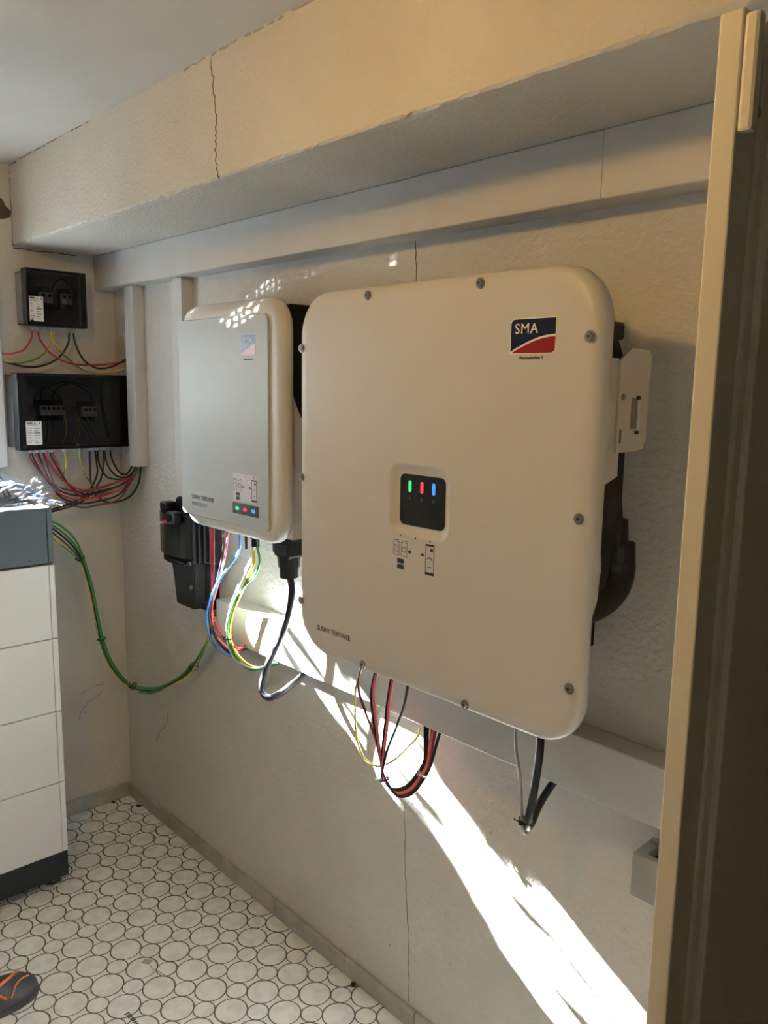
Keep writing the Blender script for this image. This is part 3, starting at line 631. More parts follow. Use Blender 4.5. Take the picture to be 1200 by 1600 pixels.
def instruction(x0, z0, s, y, parent, back=None):
    """printed pictogram strip: device outlines, arrows, phone with gauge (square code left out)"""
    nm = 'instruction_print'
    if back: b = box('instruction_sticker', x0, x0+1.0*s, y-0.0004, y, z0, z0+0.66*s, back, parent); y -= 0.0004; parent = b
    bm = bmesh.new(); Y0, Y1 = y-0.0003, y
    def fr(a, b, c, d, t):  # hollow frame
        add_box(bm, x0+a*s, x0+b*s, Y0, Y1, z0+c*s, z0+(c+t)*s); add_box(bm, x0+a*s, x0+b*s, Y0, Y1, z0+(d-t)*s, z0+d*s)
        add_box(bm, x0+a*s, x0+(a+t)*s, Y0, Y1, z0+c*s, z0+d*s); add_box(bm, x0+(b-t)*s, x0+b*s, Y0, Y1, z0+c*s, z0+d*s)
    def ring(cx, cz, r, t, a0=0, a1=360):
        n = 16; P = []
        for k in range(n+1):
            a = math.radians(a0+(a1-a0)*k/n); P.append([bm.verts.new((x0+(cx+q*math.cos(a))*s, Y0, z0+(cz+q*math.sin(a))*s)) for q in (r-t, r)])
        for p, q in zip(P, P[1:]): bm.faces.new([p[0], p[1], q[1], q[0]])
    def arrow(cx, cz):
        add_box(bm, x0+(cx-.04)*s, x0+cx*s, Y0, Y1, z0+(cz-.018)*s, z0+(cz+.018)*s)
        a = [bm.verts.new((x0+(cx)*s, Y0, z0+(cz-.045)*s)), bm.verts.new((x0+(cx+.045)*s, Y0, z0+cz*s)), bm.verts.new((x0+cx*s, Y0, z0+(cz+.045)*s))]; bm.faces.new(a)
    fr(0.02, 0.16, 0.26, 0.50, 0.008); fr(0.05, 0.13, 0.32, 0.44, 0.006); add_box(bm, x0+.02*s, x0+.15*s, Y0, Y1, z0+.52*s, z0+.535*s)
    fr(0.21, 0.36, 0.26, 0.50, 0.008); ring(0.285, 0.38, 0.055, 0.014); add_box(bm, x0+.22*s, x0+.35*s, Y0, Y1, z0+.52*s, z0+.53*s)
    arrow(0.42, 0.36); arrow(0.72, 0.36)
    add_box(bm, x0+.12*s, x0+.28*s, Y0, Y1, z0+.13*s, z0+.21*s); add_box(bm, x0+.12*s, x0+.28*s, Y0, Y1, z0+.03*s, z0+.11*s)
    fr(0.79, 0.99, 0.04, 0.56, 0.010); add_box(bm, x0+.79*s, x0+.99*s, Y0, Y1, z0+.04*s, z0+.085*s); add_box(bm, x0+.79*s, x0+.99*s, Y0, Y1, z0+.53*s, z0+.56*s)
    add_box(bm, x0+.90*s, x0+.96*s, Y0, Y1, z0+.44*s, z0+.49*s); ring(0.89, 0.28, 0.065, 0.018, 0, 160); add_box(bm, x0+.85*s, x0+.93*s, Y0, Y1, z0+.17*s, z0+.182*s)
    for cx in (0.19, 0.55, 0.89): add_box(bm, x0+(cx-.012)*s, x0+(cx+.012)*s, Y0, Y1, z0+.60*s, z0+.63*s)
    return obj(nm, bm, black_p, parent)
instruction(1.055, 1.301, 0.107, PY, si, stick_m)
dp = box('status_display', 1.052, 1.168, PY-0.0012, PY, 1.268, 1.296, black_p, si, 0.0004)
for x, m in ((1.074, led_g), (1.110, led_r), (1.147, led_b)): loft('status_light', [rrect(x-0.008, x+0.008, 1.2775, 1.2865, 0.0035, PY-0.0012, 4), rrect(x-0.008, x+0.008, 1.2775, 1.2865, 0.0035, PY-0.0018, 4)], m, dp)
# connections under it
GY = -0.10
bt_z = 1.221
for x, r in ((0.800, 0.006), (0.818, 0.006), (0.874, 0.0075), (0.90, 0.0075), (0.953, 0.006)): gland((x, GY, bt_z), si, r, black_m, 0.03, 'plug')
bm = bmesh.new(); add_cyl(bm, (1.03, GY, bt_z+0.004), (0, 0, -1), 0.026, 0.026, 20); add_cyl(bm, (1.03, GY, bt_z-0.022), (0, 0, -1), 0.021, 0.012, 12, 0.014); add_cyl(bm, (1.03, GY, bt_z-0.034), (0, 0, -1), 0.011, 0.022, 12); obj('large_gland', bm, black_m, si)
bm = bmesh.new(); add_cyl(bm, (0.985, GY, bt_z+0.004), (0, 0, -1), 0.005, 0.075, 10, 0.0035); add_cyl(bm, (0.985, GY, bt_z+0.004), (0, 0, -1), 0.008, 0.015, 12); obj('antenna', bm, black_m, si)
bm = bmesh.new(); cx, cy = 1.195, -0.11
add_box(bm, cx-0.034, cx+0.034, cy-0.026, cy+0.026, 1.165, 1.232, 0.008); add_box(bm, cx-0.045, cx-0.02, cy-0.02, cy+0.02, 1.172, 1.200, 0.003)
add_cyl(bm, (cx, cy, 1.168), (0, 0, -1), 0.030, 0.030, 10, 0.027); add_cyl(bm, (cx, cy, 1.140), (0, 0, -1), 0.024, 0.028, 16)
for k in range(5): add_box(bm, cx-0.010, cx+0.030, cy-0.0285, cy-0.025, 1.175+0.010*k, 1.180+0.010*k)
obj('mains_connector', bm, black_m, si)

# ------------------------------------------------------------------ black sealed isolator under the narrow inverter
di = thing('isolator_switch', 'black sealed isolator box on the wall under the narrower inverter', 'switch box', (0.55, 0, 1.0))
body = [(0.50, 1.238), (0.56, 1.238), (0.565, 1.20), (0.70, 1.19), (0.705, 1.05), (0.690, 1.03), (0.680, 0.895), (0.550, 0.895), (0.515, 1.03), (0.485, 1.05), (0.475, 1.19)]
prism('back_body', body, 'y', -0.0005, -0.045, black_m, di, 0.004)
bm = bmesh.new(); n = 10; rows = []
for i in range(n+1):   # domed hinged cover
    t = i/n; x = 0.463+0.215*t; yb = -0.060-0.045*math.sin(math.pi*min(1, 0.12+t*0.88))**0.6
    rows.append((x, yb))
for i in range(n):
    (xa, ya), (xb, yb) = rows[i], rows[i+1]
    vs_ = [bm.verts.new(c) for c in ((xa, ya, 1.062), (xb, yb, 1.062), (xb, yb, 1.192), (xa, ya, 1.192), (xa, -0.044, 1.055), (xb, -0.044, 1.055), (xb, -0.044, 1.198), (xa, -0.044, 1.198))]
    bm.faces.new([vs_[0], vs_[1], vs_[2], vs_[3]]); bm.faces.new([vs_[4], vs_[5], vs_[1], vs_[0]]); bm.faces.new([vs_[3], vs_[2], vs_[6], vs_[7]])
    if i == 0: bm.faces.new([vs_[4], vs_[0], vs_[3], vs_[7]])
    if i == n-1: bm.faces.new([vs_[1], vs_[5], vs_[6], vs_[2]])
bmesh.ops.remove_doubles(bm, verts=bm.verts, dist=1e-5); bmesh.ops.recalc_face_normals(bm, faces=bm.faces)
obj('hinged_cover', bm, blackg_m, di)
bm = bmesh.new()
for k in range(4): add_box(bm, 0.684+0.011*k, 0.689+0.011*k, -0.095+0.012*k, -0.044, 1.055, 1.198, 0.001)
obj('hinge_ribs', bm, blackg_m, di)
bm = bmesh.new(); add_box(bm, 0.575, 0.620, -0.125, -0.085, 1.168, 1.206, 0.006); add_cyl(bm, (0.600, -0.124, 1.187), (0, -1, 0), 0.008, 0.004, 12); obj('latch', bm, blackg_m, di); bm = bmesh.new(); add_box(bm, 0.462, 0.50, -0.085, -0.044, 1.192, 1.222, 0.006); obj('latch', bm, blackg_m, di)
prism('cable_duct', [(0.525, 1.06), (0.675, 1.06), (0.668, 0.905), (0.560, 0.905), (0.545, 0.99)], 'y', -0.040, -0.085, black_m, di, 0.004)
bm = bmesh.new(); add_box(bm, 0.49, 0.53, -0.09, -0.044, 1.035, 1.064, 0.004); add_box(bm, 0.53, 0.64, -0.100, -0.08, 1.036, 1.050, 0.003); obj('bottom_latch', bm, black_m, di)
for x, z in ((0.652, 1.048), (0.660, 0.975)):
    bm = bmesh.new(); add_cyl(bm, (x, -0.084, z), (0, -1, 0), 0.007, 0.006, 12); obj('screw', bm, steel_m, di)
bm = bmesh.new(); add_cyl(bm, (0.583, -0.127, 1.176), (0.3, -1, 0), 0.005, 0.005, 12)
o_ = obj('lead_seal', bm, red_m, di); o_['label'] = 'red lead seal'
for k in (0, 1): cable([(0.583, -0.131, 1.176), (0.555, -0.134, 1.170-0.004*k), (0.515, -0.122, 1.163-0.006*k), (0.478, -0.104, 1.148-0.006*k)], 0.0010, wht_m, '', 'seal_wire', parent=di)

# ------------------------------------------------------------------ the larger inverter
bi = thing('solar_inverter', 'large square white wall inverter with a screwed cover and a black display', 'inverter', (1.8, 0, 1.4))
bx0, bx1, bz0, bz1, by = 1.4349, 2.163, 1.0225, 1.7845, -0.2615
def bl(inset, y, r): return rrect(bx0+inset, bx1-inset, bz0+inset, bz1-inset, r, y, 14)
RC = 0.088
# front with a recess for the display: build front as grid ring around the recess
def side_y(x, z):
    base = -0.228
    if x > 2.0:
        if z < 1.245: base = -0.243
        elif z < 1.275: base = -0.243+0.015*(z-1.245)/0.03
        b = max(0.0, min(1, (1.605-z)/0.03))*max(0.0, min(1, (z-1.50)/0.03)); base += 0.017*b
        b2 = max(0.0, min(1, (1.345-z)/0.015))*max(0.0, min(1, (z-1.30)/0.015)); base += 0.004*b2
    return base
def dense(loop, step=0.012):
    out = []
    for a, b in zip(loop, loop[1:]+loop[:1]):
        n = max(1, int((b-a).length/step)); out += [a.lerp(b, k/n) for k in range(n)]
    return out
base_loop = dense(rrect(bx0, bx1, bz0, bz1, RC, 0, 14)); ccx, ccz = (bx0+bx1)/2, (bz0+bz1)/2
def inset_loop(e, y, back=False):
    out = []
    hw, hh = (bx1-bx0)/2, (bz1-bz0)/2
    for p in base_loop:
        x, z = p.x-ccx, p.z-ccz
        cx = max(-(hw-RC), min(hw-RC, x)); cz = max(-(hh-RC), min(hh-RC, z)); d = Vector((x-cx, z-cz)); 
        q = d*(1-e/max(d.length, 1e-6)) if d.length > 1e-6 else d
        X, Z = ccx+cx+q.x, ccz+cz+q.y
        out.append(Vector((X, side_y(X, Z) if back else y, Z)))
    return out
loops = [inset_loop(e, by+dy) for e, dy in ((0.030, 0.0), (0.018, 0.0008), (0.010, 0.003), (0.004, 0.0075), (0.0008, 0.014), (0.0, 0.020))]
loops += [inset_loop(0.0, 0, True), inset_loop(0.005, 0, True)]
bm = bmesh.new(); V = [[bm.verts.new(p) for p in l] for l in loops]
for a, b in zip(V, V[1:]):
    for k in range(len(a)): f = bm.faces.new([a[k], a[(k+1) % len(a)], b[(k+1) % len(a)], b[k]]); f.smooth = True
# recess rings
DX0, DX1, DZ0, DZ1 = 1.742, 1.857, 1.340, 1.436
def rl(e, y): return [bm.verts.new(p) for p in rrect(DX0-e, DX1+e, DZ0-e, DZ1+e, 0.013+e*0.8, y, 6)]
rec = [rl(0.021, by), rl(0.018, by+0.0010), rl(0.014, by+0.0045), rl(0.008, by+0.0085), rl(0.003, by+0.0105), rl(0.0, by+0.011)]
for a, b in zip(rec, rec[1:]):
    for k in range(len(a)): f = bm.faces.new([a[k], a[(k+1) % len(a)], b[(k+1) % len(a)], b[k]]); f.smooth = True
bm.faces.new(rec[-1])
# plate between outer loop and recess mouth
e_out = [bm.edges.get((V[0][k], V[0][(k+1) % len(V[0])])) for k in range(len(V[0]))]
e_in = [bm.edges.get((rec[0][k], rec[0][(k+1) % len(rec[0])])) for k in range(len(rec[0]))]
bmesh.ops.triangle_fill(bm, use_beauty=True, edges=e_out+e_in)
bm.faces.new(V[-1]); bmesh.ops.recalc_face_normals(bm, faces=bm.faces)
obj('front_cover', bm, cover_m, bi)
dsp = loft('display', [rrect(DX0, DX1, DZ0, DZ1, 0.012, by+0.011, 6), rrect(DX0, DX1, DZ0, DZ1, 0.012, by+0.0095, 6)], blackg_m, bi); dsp['label'] = 'black glass display'
for x, m in ((1.768, led_g), (1.799, led_r), (1.829, led_b)): loft('status_light', [rrect(x-0.0038, x+0.0038, 1.4025, 1.4245, 0.0036, by+0.0094, 4), rrect(x-0.0038, x+0.0038, 1.4025, 1.4245, 0.0036, by+0.0088, 4)], m, dsp)
for x in (1.768, 1.799, 1.829):
    bm = bmesh.new(); add_cyl(bm, (x, by+0.0094, 1.391), (0, -1, 0), 0.0035, 0.0004, 4); obj('status_icon', bm, mat('icon_grey', (0.06, 0.06, 0.06), 0.5), dsp)
logo(1.999, 2.084, 1.652, 1.7045, by, blue_p, red_p, bi, 0.0225)
text('Wechselrichter 2', 0.0066, 2.016, by-0.0003, 1.6425, black_p, bi, bold=0.00015)
text('SUNNY TRIPOWER', 0.0160, 1.5035, by-0.0003, 1.0765, black_p, bi, sx=0.80)
instruction(1.734, 1.252, 0.110, by, bi)
def screw(x, z):
    bm = bmesh.new(); y = by-0.0002
    add_cyl(bm, (x, y, z), (0, -1, 0), 0.0088, 0.0015, 20); add_cyl(bm, (x, y-0.0012, z), (0, -1, 0), 0.0068, 0.0035, 18, 0.0050)
    s = obj('cover_screw', bm, steel_m, bi)
    bm = bmesh.new(); add_cyl(bm, (x, y-0.0044, z), (0, -1, 0), 0.0026, 0.0006, 6); obj('socket', bm, black_p, s)
for x, z in ((1.654, 1.767), (1.931, 1.767), (2.145, 1.674), (2.143, 1.402), (2.142, 1.131), (1.928, 1.038), (1.653, 1.038), (1.4465, 1.129), (1.4480, 1.402), (1.4480, 1.673)): screw(x, z)
# black rear with fins, side details on the right
bm = bmesh.new(); add_box(bm, 1.47, 2.060, -0.240, -0.075, 1.10, 1.735, 0.006)
for k in range(27): x = 1.48+k*0.0215; add_box(bm, x, x+0.005, -0.23, -0.04, 1.13, 1.74)
add_box(bm, 1.50, 2.05, -0.228, -0.06, 1.062, 1.11, 0.006)
obj('heat_sink', bm, heat_m, bi)
prism('fan_housing', [(-0.235, 1.712), (-0.195, 1.712), (-0.180, 1.700), (-0.150, 1.66), (-0.122, 1.60), (-0.122, 1.42), (-0.112, 1.375), (-0.135, 1.365), (-0.16, 1.25), (-0.235, 1.25)], 'x', 2.06, 2.134, black_m, bi, 0.004)
bm = bmesh.new(); add_box(bm, 2.128, 2.142, -0.216, -0.19, 1.42, 1.655, 0.002); add_box(bm, 2.128, 2.150, -0.24, -0.172, 1.672, 1.70, 0.006)
obj('side_latch', bm, black_m, bi)
pl2 = [(a+0.010*(a > -0.17), b) for a, b in [(-0.1875, 1.500), (-0.1875, 1.642), (-0.166, 1.662), (-0.116, 1.660), (-0.104, 1.652), (-0.107, 1.615), (-0.113, 1.606), (-0.1065, 1.588), (-0.111, 1.53), (-0.116, 1.503), (-0.150, 1.500)]]
br = prism('mounting_bracket', pl2, 'x', 2.150, 2.154, alu_m, bi); br['label'] = 'beige sheet metal bracket'
prism('bracket_arm', [(-0.21, 1.45), (-0.21, 1.645), (-0.187, 1.645), (-0.187, 1.50), (-0.172, 1.50), (-0.172, 1.462)], 'x', 2.134, 2.150, alu_m, bi)
box('bracket_foot', 2.0, 2.10, -0.118, -0.0005, 1.505, 1.64, alu_m, bi)
bm = bmesh.new(); add_cyl(bm, (2.154, -0.176, 1.586), (1, 0, 0), 0.005, 0.003, 12); obj('bracket_screw', bm, steel_m, br)
bm = bmesh.new(); add_box(bm, 2.154, 2.1546, -0.150, -0.131, 1.536, 1.585, 0.0002); obj('bracket_slot', bm, mat('slot_shade', (0.20, 0.185, 0.155), 0.6), br)
bm = bmesh.new(); add_box(bm, 2.154, 2.158, -0.132, -0.129, 1.533, 1.582, 0.001, mi=0); add_box(bm, 2.1545, 2.1575, -0.136, -0.128, 1.582, 1.588, mi=1); add_box(bm, 2.1545, 2.1575, -0.136, -0.128, 1.528, 1.533, mi=1); obj('bracket_pin', bm, [wht_m, black_m], br)
bm = bmesh.new(); add_box(bm, 2.154, 2.1548, -0.180, -0.176, 1.515, 1.536, 0.0002); obj('bracket_slot', bm, black_p, br)
# black mains plug with elbow hood behind the lower right edge
bm = bmesh.new(); add_cyl(bm, (2.118, -0.118, 1.385), (0, 0, -1), 0.022, 0.05, 18, 0.026); add_cyl(bm, (2.118, -0.114, 1.345), (0, 0, -1), 0.034, 0.03, 18, 0.036)
pth = smooth_path([(2.118, -0.112, 1.325), (2.118, -0.108, 1.295), (2.116, -0.122, 1.266), (2.112, -0.160, 1.250), (2.108, -0.205, 1.246)], 8); add_tube(bm, pth, 0.034, 16)
obj('mains_plug', bm, black_m, bi)
# plugs under the big inverter
for x in (1.552, 1.596, 1.640, 1.680): gland((x, -0.15, 1.066), bi, 0.008, black_m, 0.035, 'plug')
gland((1.955, -0.15, 1.066), bi, 0.008, black_m, 0.03, 'plug'); gland((2.01, -0.15, 1.066), bi, 0.02, black_m, 0.045, 'plug')
box('wall_bracket', 1.55, 2.05, -0.045, -0.0005, 1.40, 1.70, alu_m, bi)

# ------------------------------------------------------------------ cables under the narrow inverter
CY = 'y-.1'
cable([(0.800, -0.10, 1.195), (0.804, -0.100, 1.079), (0.800, -0.100, 0.962), (0.809, -0.100, 0.916), (0.854, -0.100, 0.874), (0.915, -0.100, 0.854), (0.927, -0.080, 0.849), (0.914, -0.045, 0.854), (1.0, -0.035, 0.87)], 0.0032, red_m, 'bright red cable hanging straight from the leftmost plug of the narrower inverter')
cable([(0.818, -0.10, 1.195), (0.814, -0.100, 1.081), (0.816, -0.105, 0.976), (0.807, -0.105, 0.916), (0.832, -0.100, 0.857), (0.897, -0.100, 0.837), (0.920, -0.080, 0.836), (0.907, -0.045, 0.848), (0.99, -0.035, 0.87)], 0.0032, dred_m, 'dark red cable hanging beside the bright red one under the narrower inverter')
cable([(0.874, -0.10, 1.195), (0.864, -0.100, 1.117), (0.842, -0.105, 1.039), (0.817, -0.110, 0.977), (0.801, -0.110, 0.922), (0.823, -0.105, 0.861), (0.884, -0.100, 0.831), (0.906, -0.080, 0.827), (0.900, -0.045, 0.847), (0.985, -0.035, 0.87)], 0.0034, rubber_m, 'black cable bundled with the red ones under the narrower inverter')
cable([(0.90, -0.10, 1.195), (0.877, -0.100, 1.114), (0.845, -0.100, 1.039), (0.807, -0.100, 0.964), (0.791, -0.100, 0.912), (0.822, -0.100, 0.864), (0.887, -0.100, 0.842), (0.910, -0.080, 0.839), (0.897, -0.045, 0.850), (0.98, -0.035, 0.87)], 0.0032, pink_m, 'lighter red cable from the second plug cluster of the narrower inverter')
cable([(0.953, -0.10, 1.195), (0.951, -0.100, 1.141), (0.918, -0.105, 1.099), (0.864, -0.110, 1.044), (0.818, -0.115, 0.978), (0.795, -0.115, 0.915), (0.806, -0.110, 0.852), (0.845, -0.100, 0.821), (0.888, -0.090, 0.818), (0.889, -0.060, 0.824), (0.975, -0.035, 0.87)], 0.0034, blue_m, 'blue cable curving left under the narrower inverter')
tie((0.794, -0.105, 0.958), (0.1, 0, 1), 0.011, 'black cable tie round the red and blue cables under the narrower inverter', (0.012, -0.004, 0.006))
cable([(1.022, -0.105, 1.170), (1.030, -0.105, 1.122), (1.001, -0.105, 1.078), (0.956, -0.105, 1.011), (0.915, -0.105, 0.940), (0.898, -0.100, 0.879), (0.934, -0.100, 0.837), (0.987, -0.090, 0.814), (1.016, -0.060, 0.813), (1.08, -0.035, 0.86)], 0.0034, yel_m, 'yellow cable of the loop left of the thick black cable')
cable([(1.036, -0.100, 1.170), (1.050, -0.100, 1.125), (1.028, -0.100, 1.086), (0.972, -0.105, 1.036), (0.930, -0.110, 0.982), (0.905, -0.110, 0.930), (0.896, -0.105, 0.870), (0.924, -0.100, 0.822), (0.987, -0.090, 0.803), (1.031, -0.060, 0.816), (1.12, -0.035, 0.86)], 0.0036, grn_m, 'green cable of the loop left of the thick black cable')
cable([(1.018, -0.095, 1.170), (1.000, -0.095, 1.121), (0.982, -0.100, 1.091), (0.950, -0.105, 1.035), (0.923, -0.110, 0.981), (0.895, -0.110, 0.899), (0.899, -0.105, 0.848), (0.934, -0.100, 0.815), (0.993, -0.090, 0.809), (1.025, -0.060, 0.818), (1.10, -0.035, 0.86)], 0.0036, wht_m, 'white cable of the loop left of the thick black cable')
cable([(1.030, -0.108, 1.170), (1.013, -0.100, 1.097), (0.971, -0.100, 1.035), (0.934, -0.102, 0.982), (0.908, -0.105, 0.929), (0.896, -0.105, 0.885), (0.918, -0.100, 0.836), (0.974, -0.090, 0.809), (1.000, -0.060, 0.807), (1.09, -0.035, 0.86)], 0.0030, lem_m, 'thin yellow-green cable in the loop left of the thick black cable', stripe=grn_m)
tie((0.896, -0.105, 0.876), (0.1, 0, 1), 0.011, 'black cable tie round the yellow, green and white cable loop', (-0.012, -0.004, 0.006))
cable([(1.195, -0.11, 1.125), (1.214, -0.115, 1.077), (1.204, -0.120, 1.009), (1.181, -0.130, 0.946), (1.146, -0.140, 0.878), (1.127, -0.145, 0.826), (1.123, -0.145, 0.793), (1.145, -0.140, 0.781), (1.161, -0.110, 0.792), (1.164, -0.070, 0.811), (1.181, -0.040, 0.841), (1.22, -0.035, 0.87)], 0.0088, rubber_m, 'thick black mains cable looping down between the two inverters', n=14)

# bundle from the battery along the corner to the low trunking
def bund(dz, dy, r, m, label, stripe=None, a=0):
    base = [(0.250, -0.390, 1.164), (0.220, -0.328, 1.120), (0.170, -0.257, 1.057), (0.140, -0.212, 0.991), (0.120, -0.177, 0.879), (0.110, -0.158, 0.781), (0.100, -0.134, 0.667), (0.100, -0.102, 0.575), (0.110, -0.057, 0.504), (0.270, -0.080, 0.530), (0.360, -0.060, 0.551), (0.469, -0.045, 0.609), (0.569, -0.040, 0.682), (0.644, -0.040, 0.762), (0.685, -0.040, 0.825), (0.701, -0.035, 0.885), (0.80, -0.030, 0.90)]
    pts = []
    for i, p in enumerate(base):
        s = math.sin(i*0.55+a)
        k = 1.0 if 0 < i < len(base)-1 else 0.3
        spread = 1.5 if i in (1, 2, 12, 13, 14) else (0.75 if i not in (3, 8) else 0.6)
        pts.append((p[0]+dy*0.4*k, p[1]+(dy*spread*0.6+0.001*s)*k, p[2]+(dz*spread+0.0015*s)*k))
    cable(pts, r, m, label, stripe=stripe)
bund(0.012, 0.008, 0.0036, grn_m, 'green cable, outermost of the long bundle from battery to low trunking')
bund(0.004, 0.002, 0.0035, grn_m, 'thinner green cable inside the long bundle from the battery', a=1)
bund(-0.002, 0.000, 0.0035, rubber_m, 'black cable inside the long bundle from battery to low trunking', a=2)
bund(-0.008, -0.004, 0.0030, mat('cable_navy', (0.02, 0.025, 0.08), 0.35), 'dark blue cable inside the long bundle from the battery', a=3)
bund(-0.014, -0.008, 0.0036, yel_m, 'yellow-green cable, innermost of the long bundle from battery to low trunking', stripe=grn_m, a=4)
for q, ax, lb_, tl in (((0.142, -0.217, 0.998), (0, 0.5, -0.8), 'nearest the battery', (0.0, 0.012, 0.008)), ((0.100, -0.136, 0.684), (0, 0.2, -1), 'halfway down the back wall', (0, 0.012, 0.002)), ((0.247, -0.090, 0.537), (0.5, 0.3, -0.2), 'in the wall corner', (0.004, -0.004, 0.014)), ((0.581, -0.040, 0.690), (0.7, 0, 0.5), 'nearest the low trunking', (0.016, -0.003, -0.010))):
    tie(q, ax, 0.0135, 'black cable tie on the long green and yellow bundle, ' + lb_, tl)

# ------------------------------------------------------------------ cables under the large inverter
Z1_ = 1.04
cable([(1.552, -0.15, 1.04), (1.507, -0.150, 0.924), (1.503, -0.150, 0.862), (1.511, -0.150, 0.794), (1.527, -0.140, 0.750), (1.560, -0.130, 0.740), (1.585, -0.110, 0.754), (1.602, -0.080, 0.782), (1.607, -0.045, 0.812), (1.60, -0.035, 0.87)], 0.0026, lem_m, 'thin yellow cable making a wide loop under the large inverter')
def pinkc(x, wp, off, m, label, r=0.0034):
    cable([(x, -0.15, 1.04)] + wp + [((1.598, -0.150, 0.749))] + [(p[0]+off*1.1, p[1]+0.2*off, p[2]-off*0.8) for p in ((1.609, -0.150, 0.728), (1.630, -0.140, 0.708), (1.654, -0.120, 0.718), (1.667, -0.100, 0.748), (1.669, -0.080, 0.778))] +
          [(1.655+off*3.2, -0.052, 0.845), (1.665+off*3.4, -0.035, 0.875)], r, m, label)
pinkc(1.553, [(1.513, -0.150, 0.934), (1.536, -0.150, 0.872), (1.574, -0.150, 0.816)], 0.004, dred_m, 'dark red cable from the leftmost plug of the large inverter', 0.003)
pinkc(1.592, [(1.559, -0.150, 0.932), (1.564, -0.150, 0.866), (1.583, -0.150, 0.797)], -0.004, rubber_m, 'black cable from the second plug of the large inverter')
pinkc(1.600, [(1.565, -0.150, 0.934), (1.573, -0.150, 0.869), (1.587, -0.150, 0.798)], 0.000, pink_m, 'red cable from the second plug of the large inverter')
pinkc(1.636, [(1.613, -0.150, 0.933), (1.604, -0.150, 0.864), (1.597, -0.150, 0.802)], 0.008, rubber_m, 'black cable from the third plug of the large inverter')
pinkc(1.644, [(1.619, -0.150, 0.935), (1.612, -0.150, 0.867), (1.603, -0.150, 0.804)], 0.002, pink_m, 'red cable from the third plug of the large inverter')
pinkc(1.680, [(1.666, -0.150, 0.939), (1.644, -0.150, 0.877), (1.614, -0.150, 0.808)], -0.007, rubber_m, 'black cable from the fourth plug of the large inverter')
tie((1.605, -0.150, 0.733), (0.3, 0, -1), 0.010, 'black cable tie on the red loop under the large inverter, left end', (-0.016, -0.004, -0.002))
tie((1.671, -0.098, 0.756), (0.6, 0.4, 0.8), 0.010, 'pale cable tie on the red loop under the large inverter, right end', (-0.006, -0.004, 0.004), m=gry_m)
cable([(1.955, -0.15, 1.04), (1.960, -0.150, 0.937), (1.972, -0.150, 0.884), (1.979, -0.150, 0.823), (1.983, -0.150, 0.786), (1.984, -0.145, 0.770), (1.984, -0.135, 0.768), (1.982, -0.115, 0.785), (1.977, -0.080, 0.817), (1.972, -0.050, 0.835), (1.955, -0.04, 0.87)], 0.0030, gry_m, 'thin grey cable beside the thick black cable at the right end')
cable([(2.01, -0.15, 1.05), (2.014, -0.150, 0.956), (2.010, -0.150, 0.905), (2.003, -0.150, 0.846), (1.995, -0.150, 0.804), (1.987, -0.140, 0.781), (1.985, -0.125, 0.783), (1.983, -0.100, 0.809), (1.980, -0.065, 0.830), (1.980, -0.040, 0.844), (1.99, -0.035, 0.88)], 0.0075, rubber_m, 'thick black cable folded sharply under the right end of the large inverter', n=14)
tie((1.987, -0.145, 0.796), (0.1, 0.1, 1), 0.013, 'black cable tie holding the fold of the thick black cable at the right', (-0.018, -0.002, 0.002))

# ------------------------------------------------------------------ grey socket at the right
sk = thing('wall_socket', 'small grey plastic surface box low on the wall beside the steel door', 'socket box', (2.21, 0, 0.74))
bm = bmesh.new(); X0, X1, Yf, Zb, Zt = 2.163, 2.262, -0.066, 0.698, 0.782
add_box(bm, X0, X1, Yf, Yf+0.016, Zb, Zt, 0.003); add_box(bm, X0+0.0006, X0+0.022, Yf+0.010, -0.0005, Zb+0.001, Zt-0.0006, 0.001)
add_box(bm, X1-0.022, X1-0.0006, Yf+0.010, -0.0005, Zb+0.001, Zt-0.0006, 0.001); add_box(bm, X0+0.002, X1-0.002, Yf+0.008, -0.001, Zb+0.002, Zt-0.020); add_box(bm, X0+0.003, X1-0.003, -0.014, -0.0007, Zb+0.004, Zt+0.006, 0.003)
obj('housing', bm, sock_m, sk); bm = bmesh.new(); add_box(bm, X0+0.022, X1-0.022, Yf+0.016, -0.014, Zt-0.0200, Zt-0.0180, 0.0003); obj('cable_opening', bm, black_m, sk)
bm = bmesh.new(); add_cyl(bm, (X0+0.045, -0.032, Zt-0.018), (0, 0, 1), 0.010, 0.012, 8); obj('gland_nut', bm, black_m, sk)

# ------------------------------------------------------------------ open steel door
dr = struct(bpy.data.objects.new('door_1', None)); C.objects.link(dr); dr.location = (2.55, 0, 0)
DX = 2.5345
box('overlap_edge', DX, DX+0.0175, -0.722, -0.690, 0.012, 1.857, door_m, dr, 0.0015)
bm = bmesh.new(); add_box(bm, DX, DX+0.020, -0.690, -0.0005-0.012, 0.012, 1.857, 0.0015)
obj('leaf', bm, door_m, dr)
box('raised_panel', DX+0.0175, DX+0.026, -0.676, -0.03, 0.03, 1.84, door_m, dr, 0.002)
box('seam', DX+0.0174, DX+0.0205, -0.688, -0.684, 0.014, 1.855, door_m, dr, 0.0008)
kp = box('top_keeper', DX+0.0175, DX+0.0290, -0.722, -0.712, 1.775, 1.853, door_m, dr, 0.003)
box('keeper_slot', DX+0.0175, DX+0.0183, -0.706, -0.702, 1.795, 1.83, black_p, dr)
bm = bmesh.new(); add_cyl(bm, (DX+0.0175, -0.694, 1.795), (1, 0, 0), 0.004, 0.003, 12); obj('door_screw', bm, steel_m, dr)
bm = bmesh.new(); add_box(bm, DX+0.012, DX+0.026, -0.012, 0.012, 0.3, 0.42, 0.004); add_box(bm, DX+0.012, DX+0.026, -0.012, 0.012, 1.5, 1.62, 0.004); obj('hinge', bm, steel_m, dr)
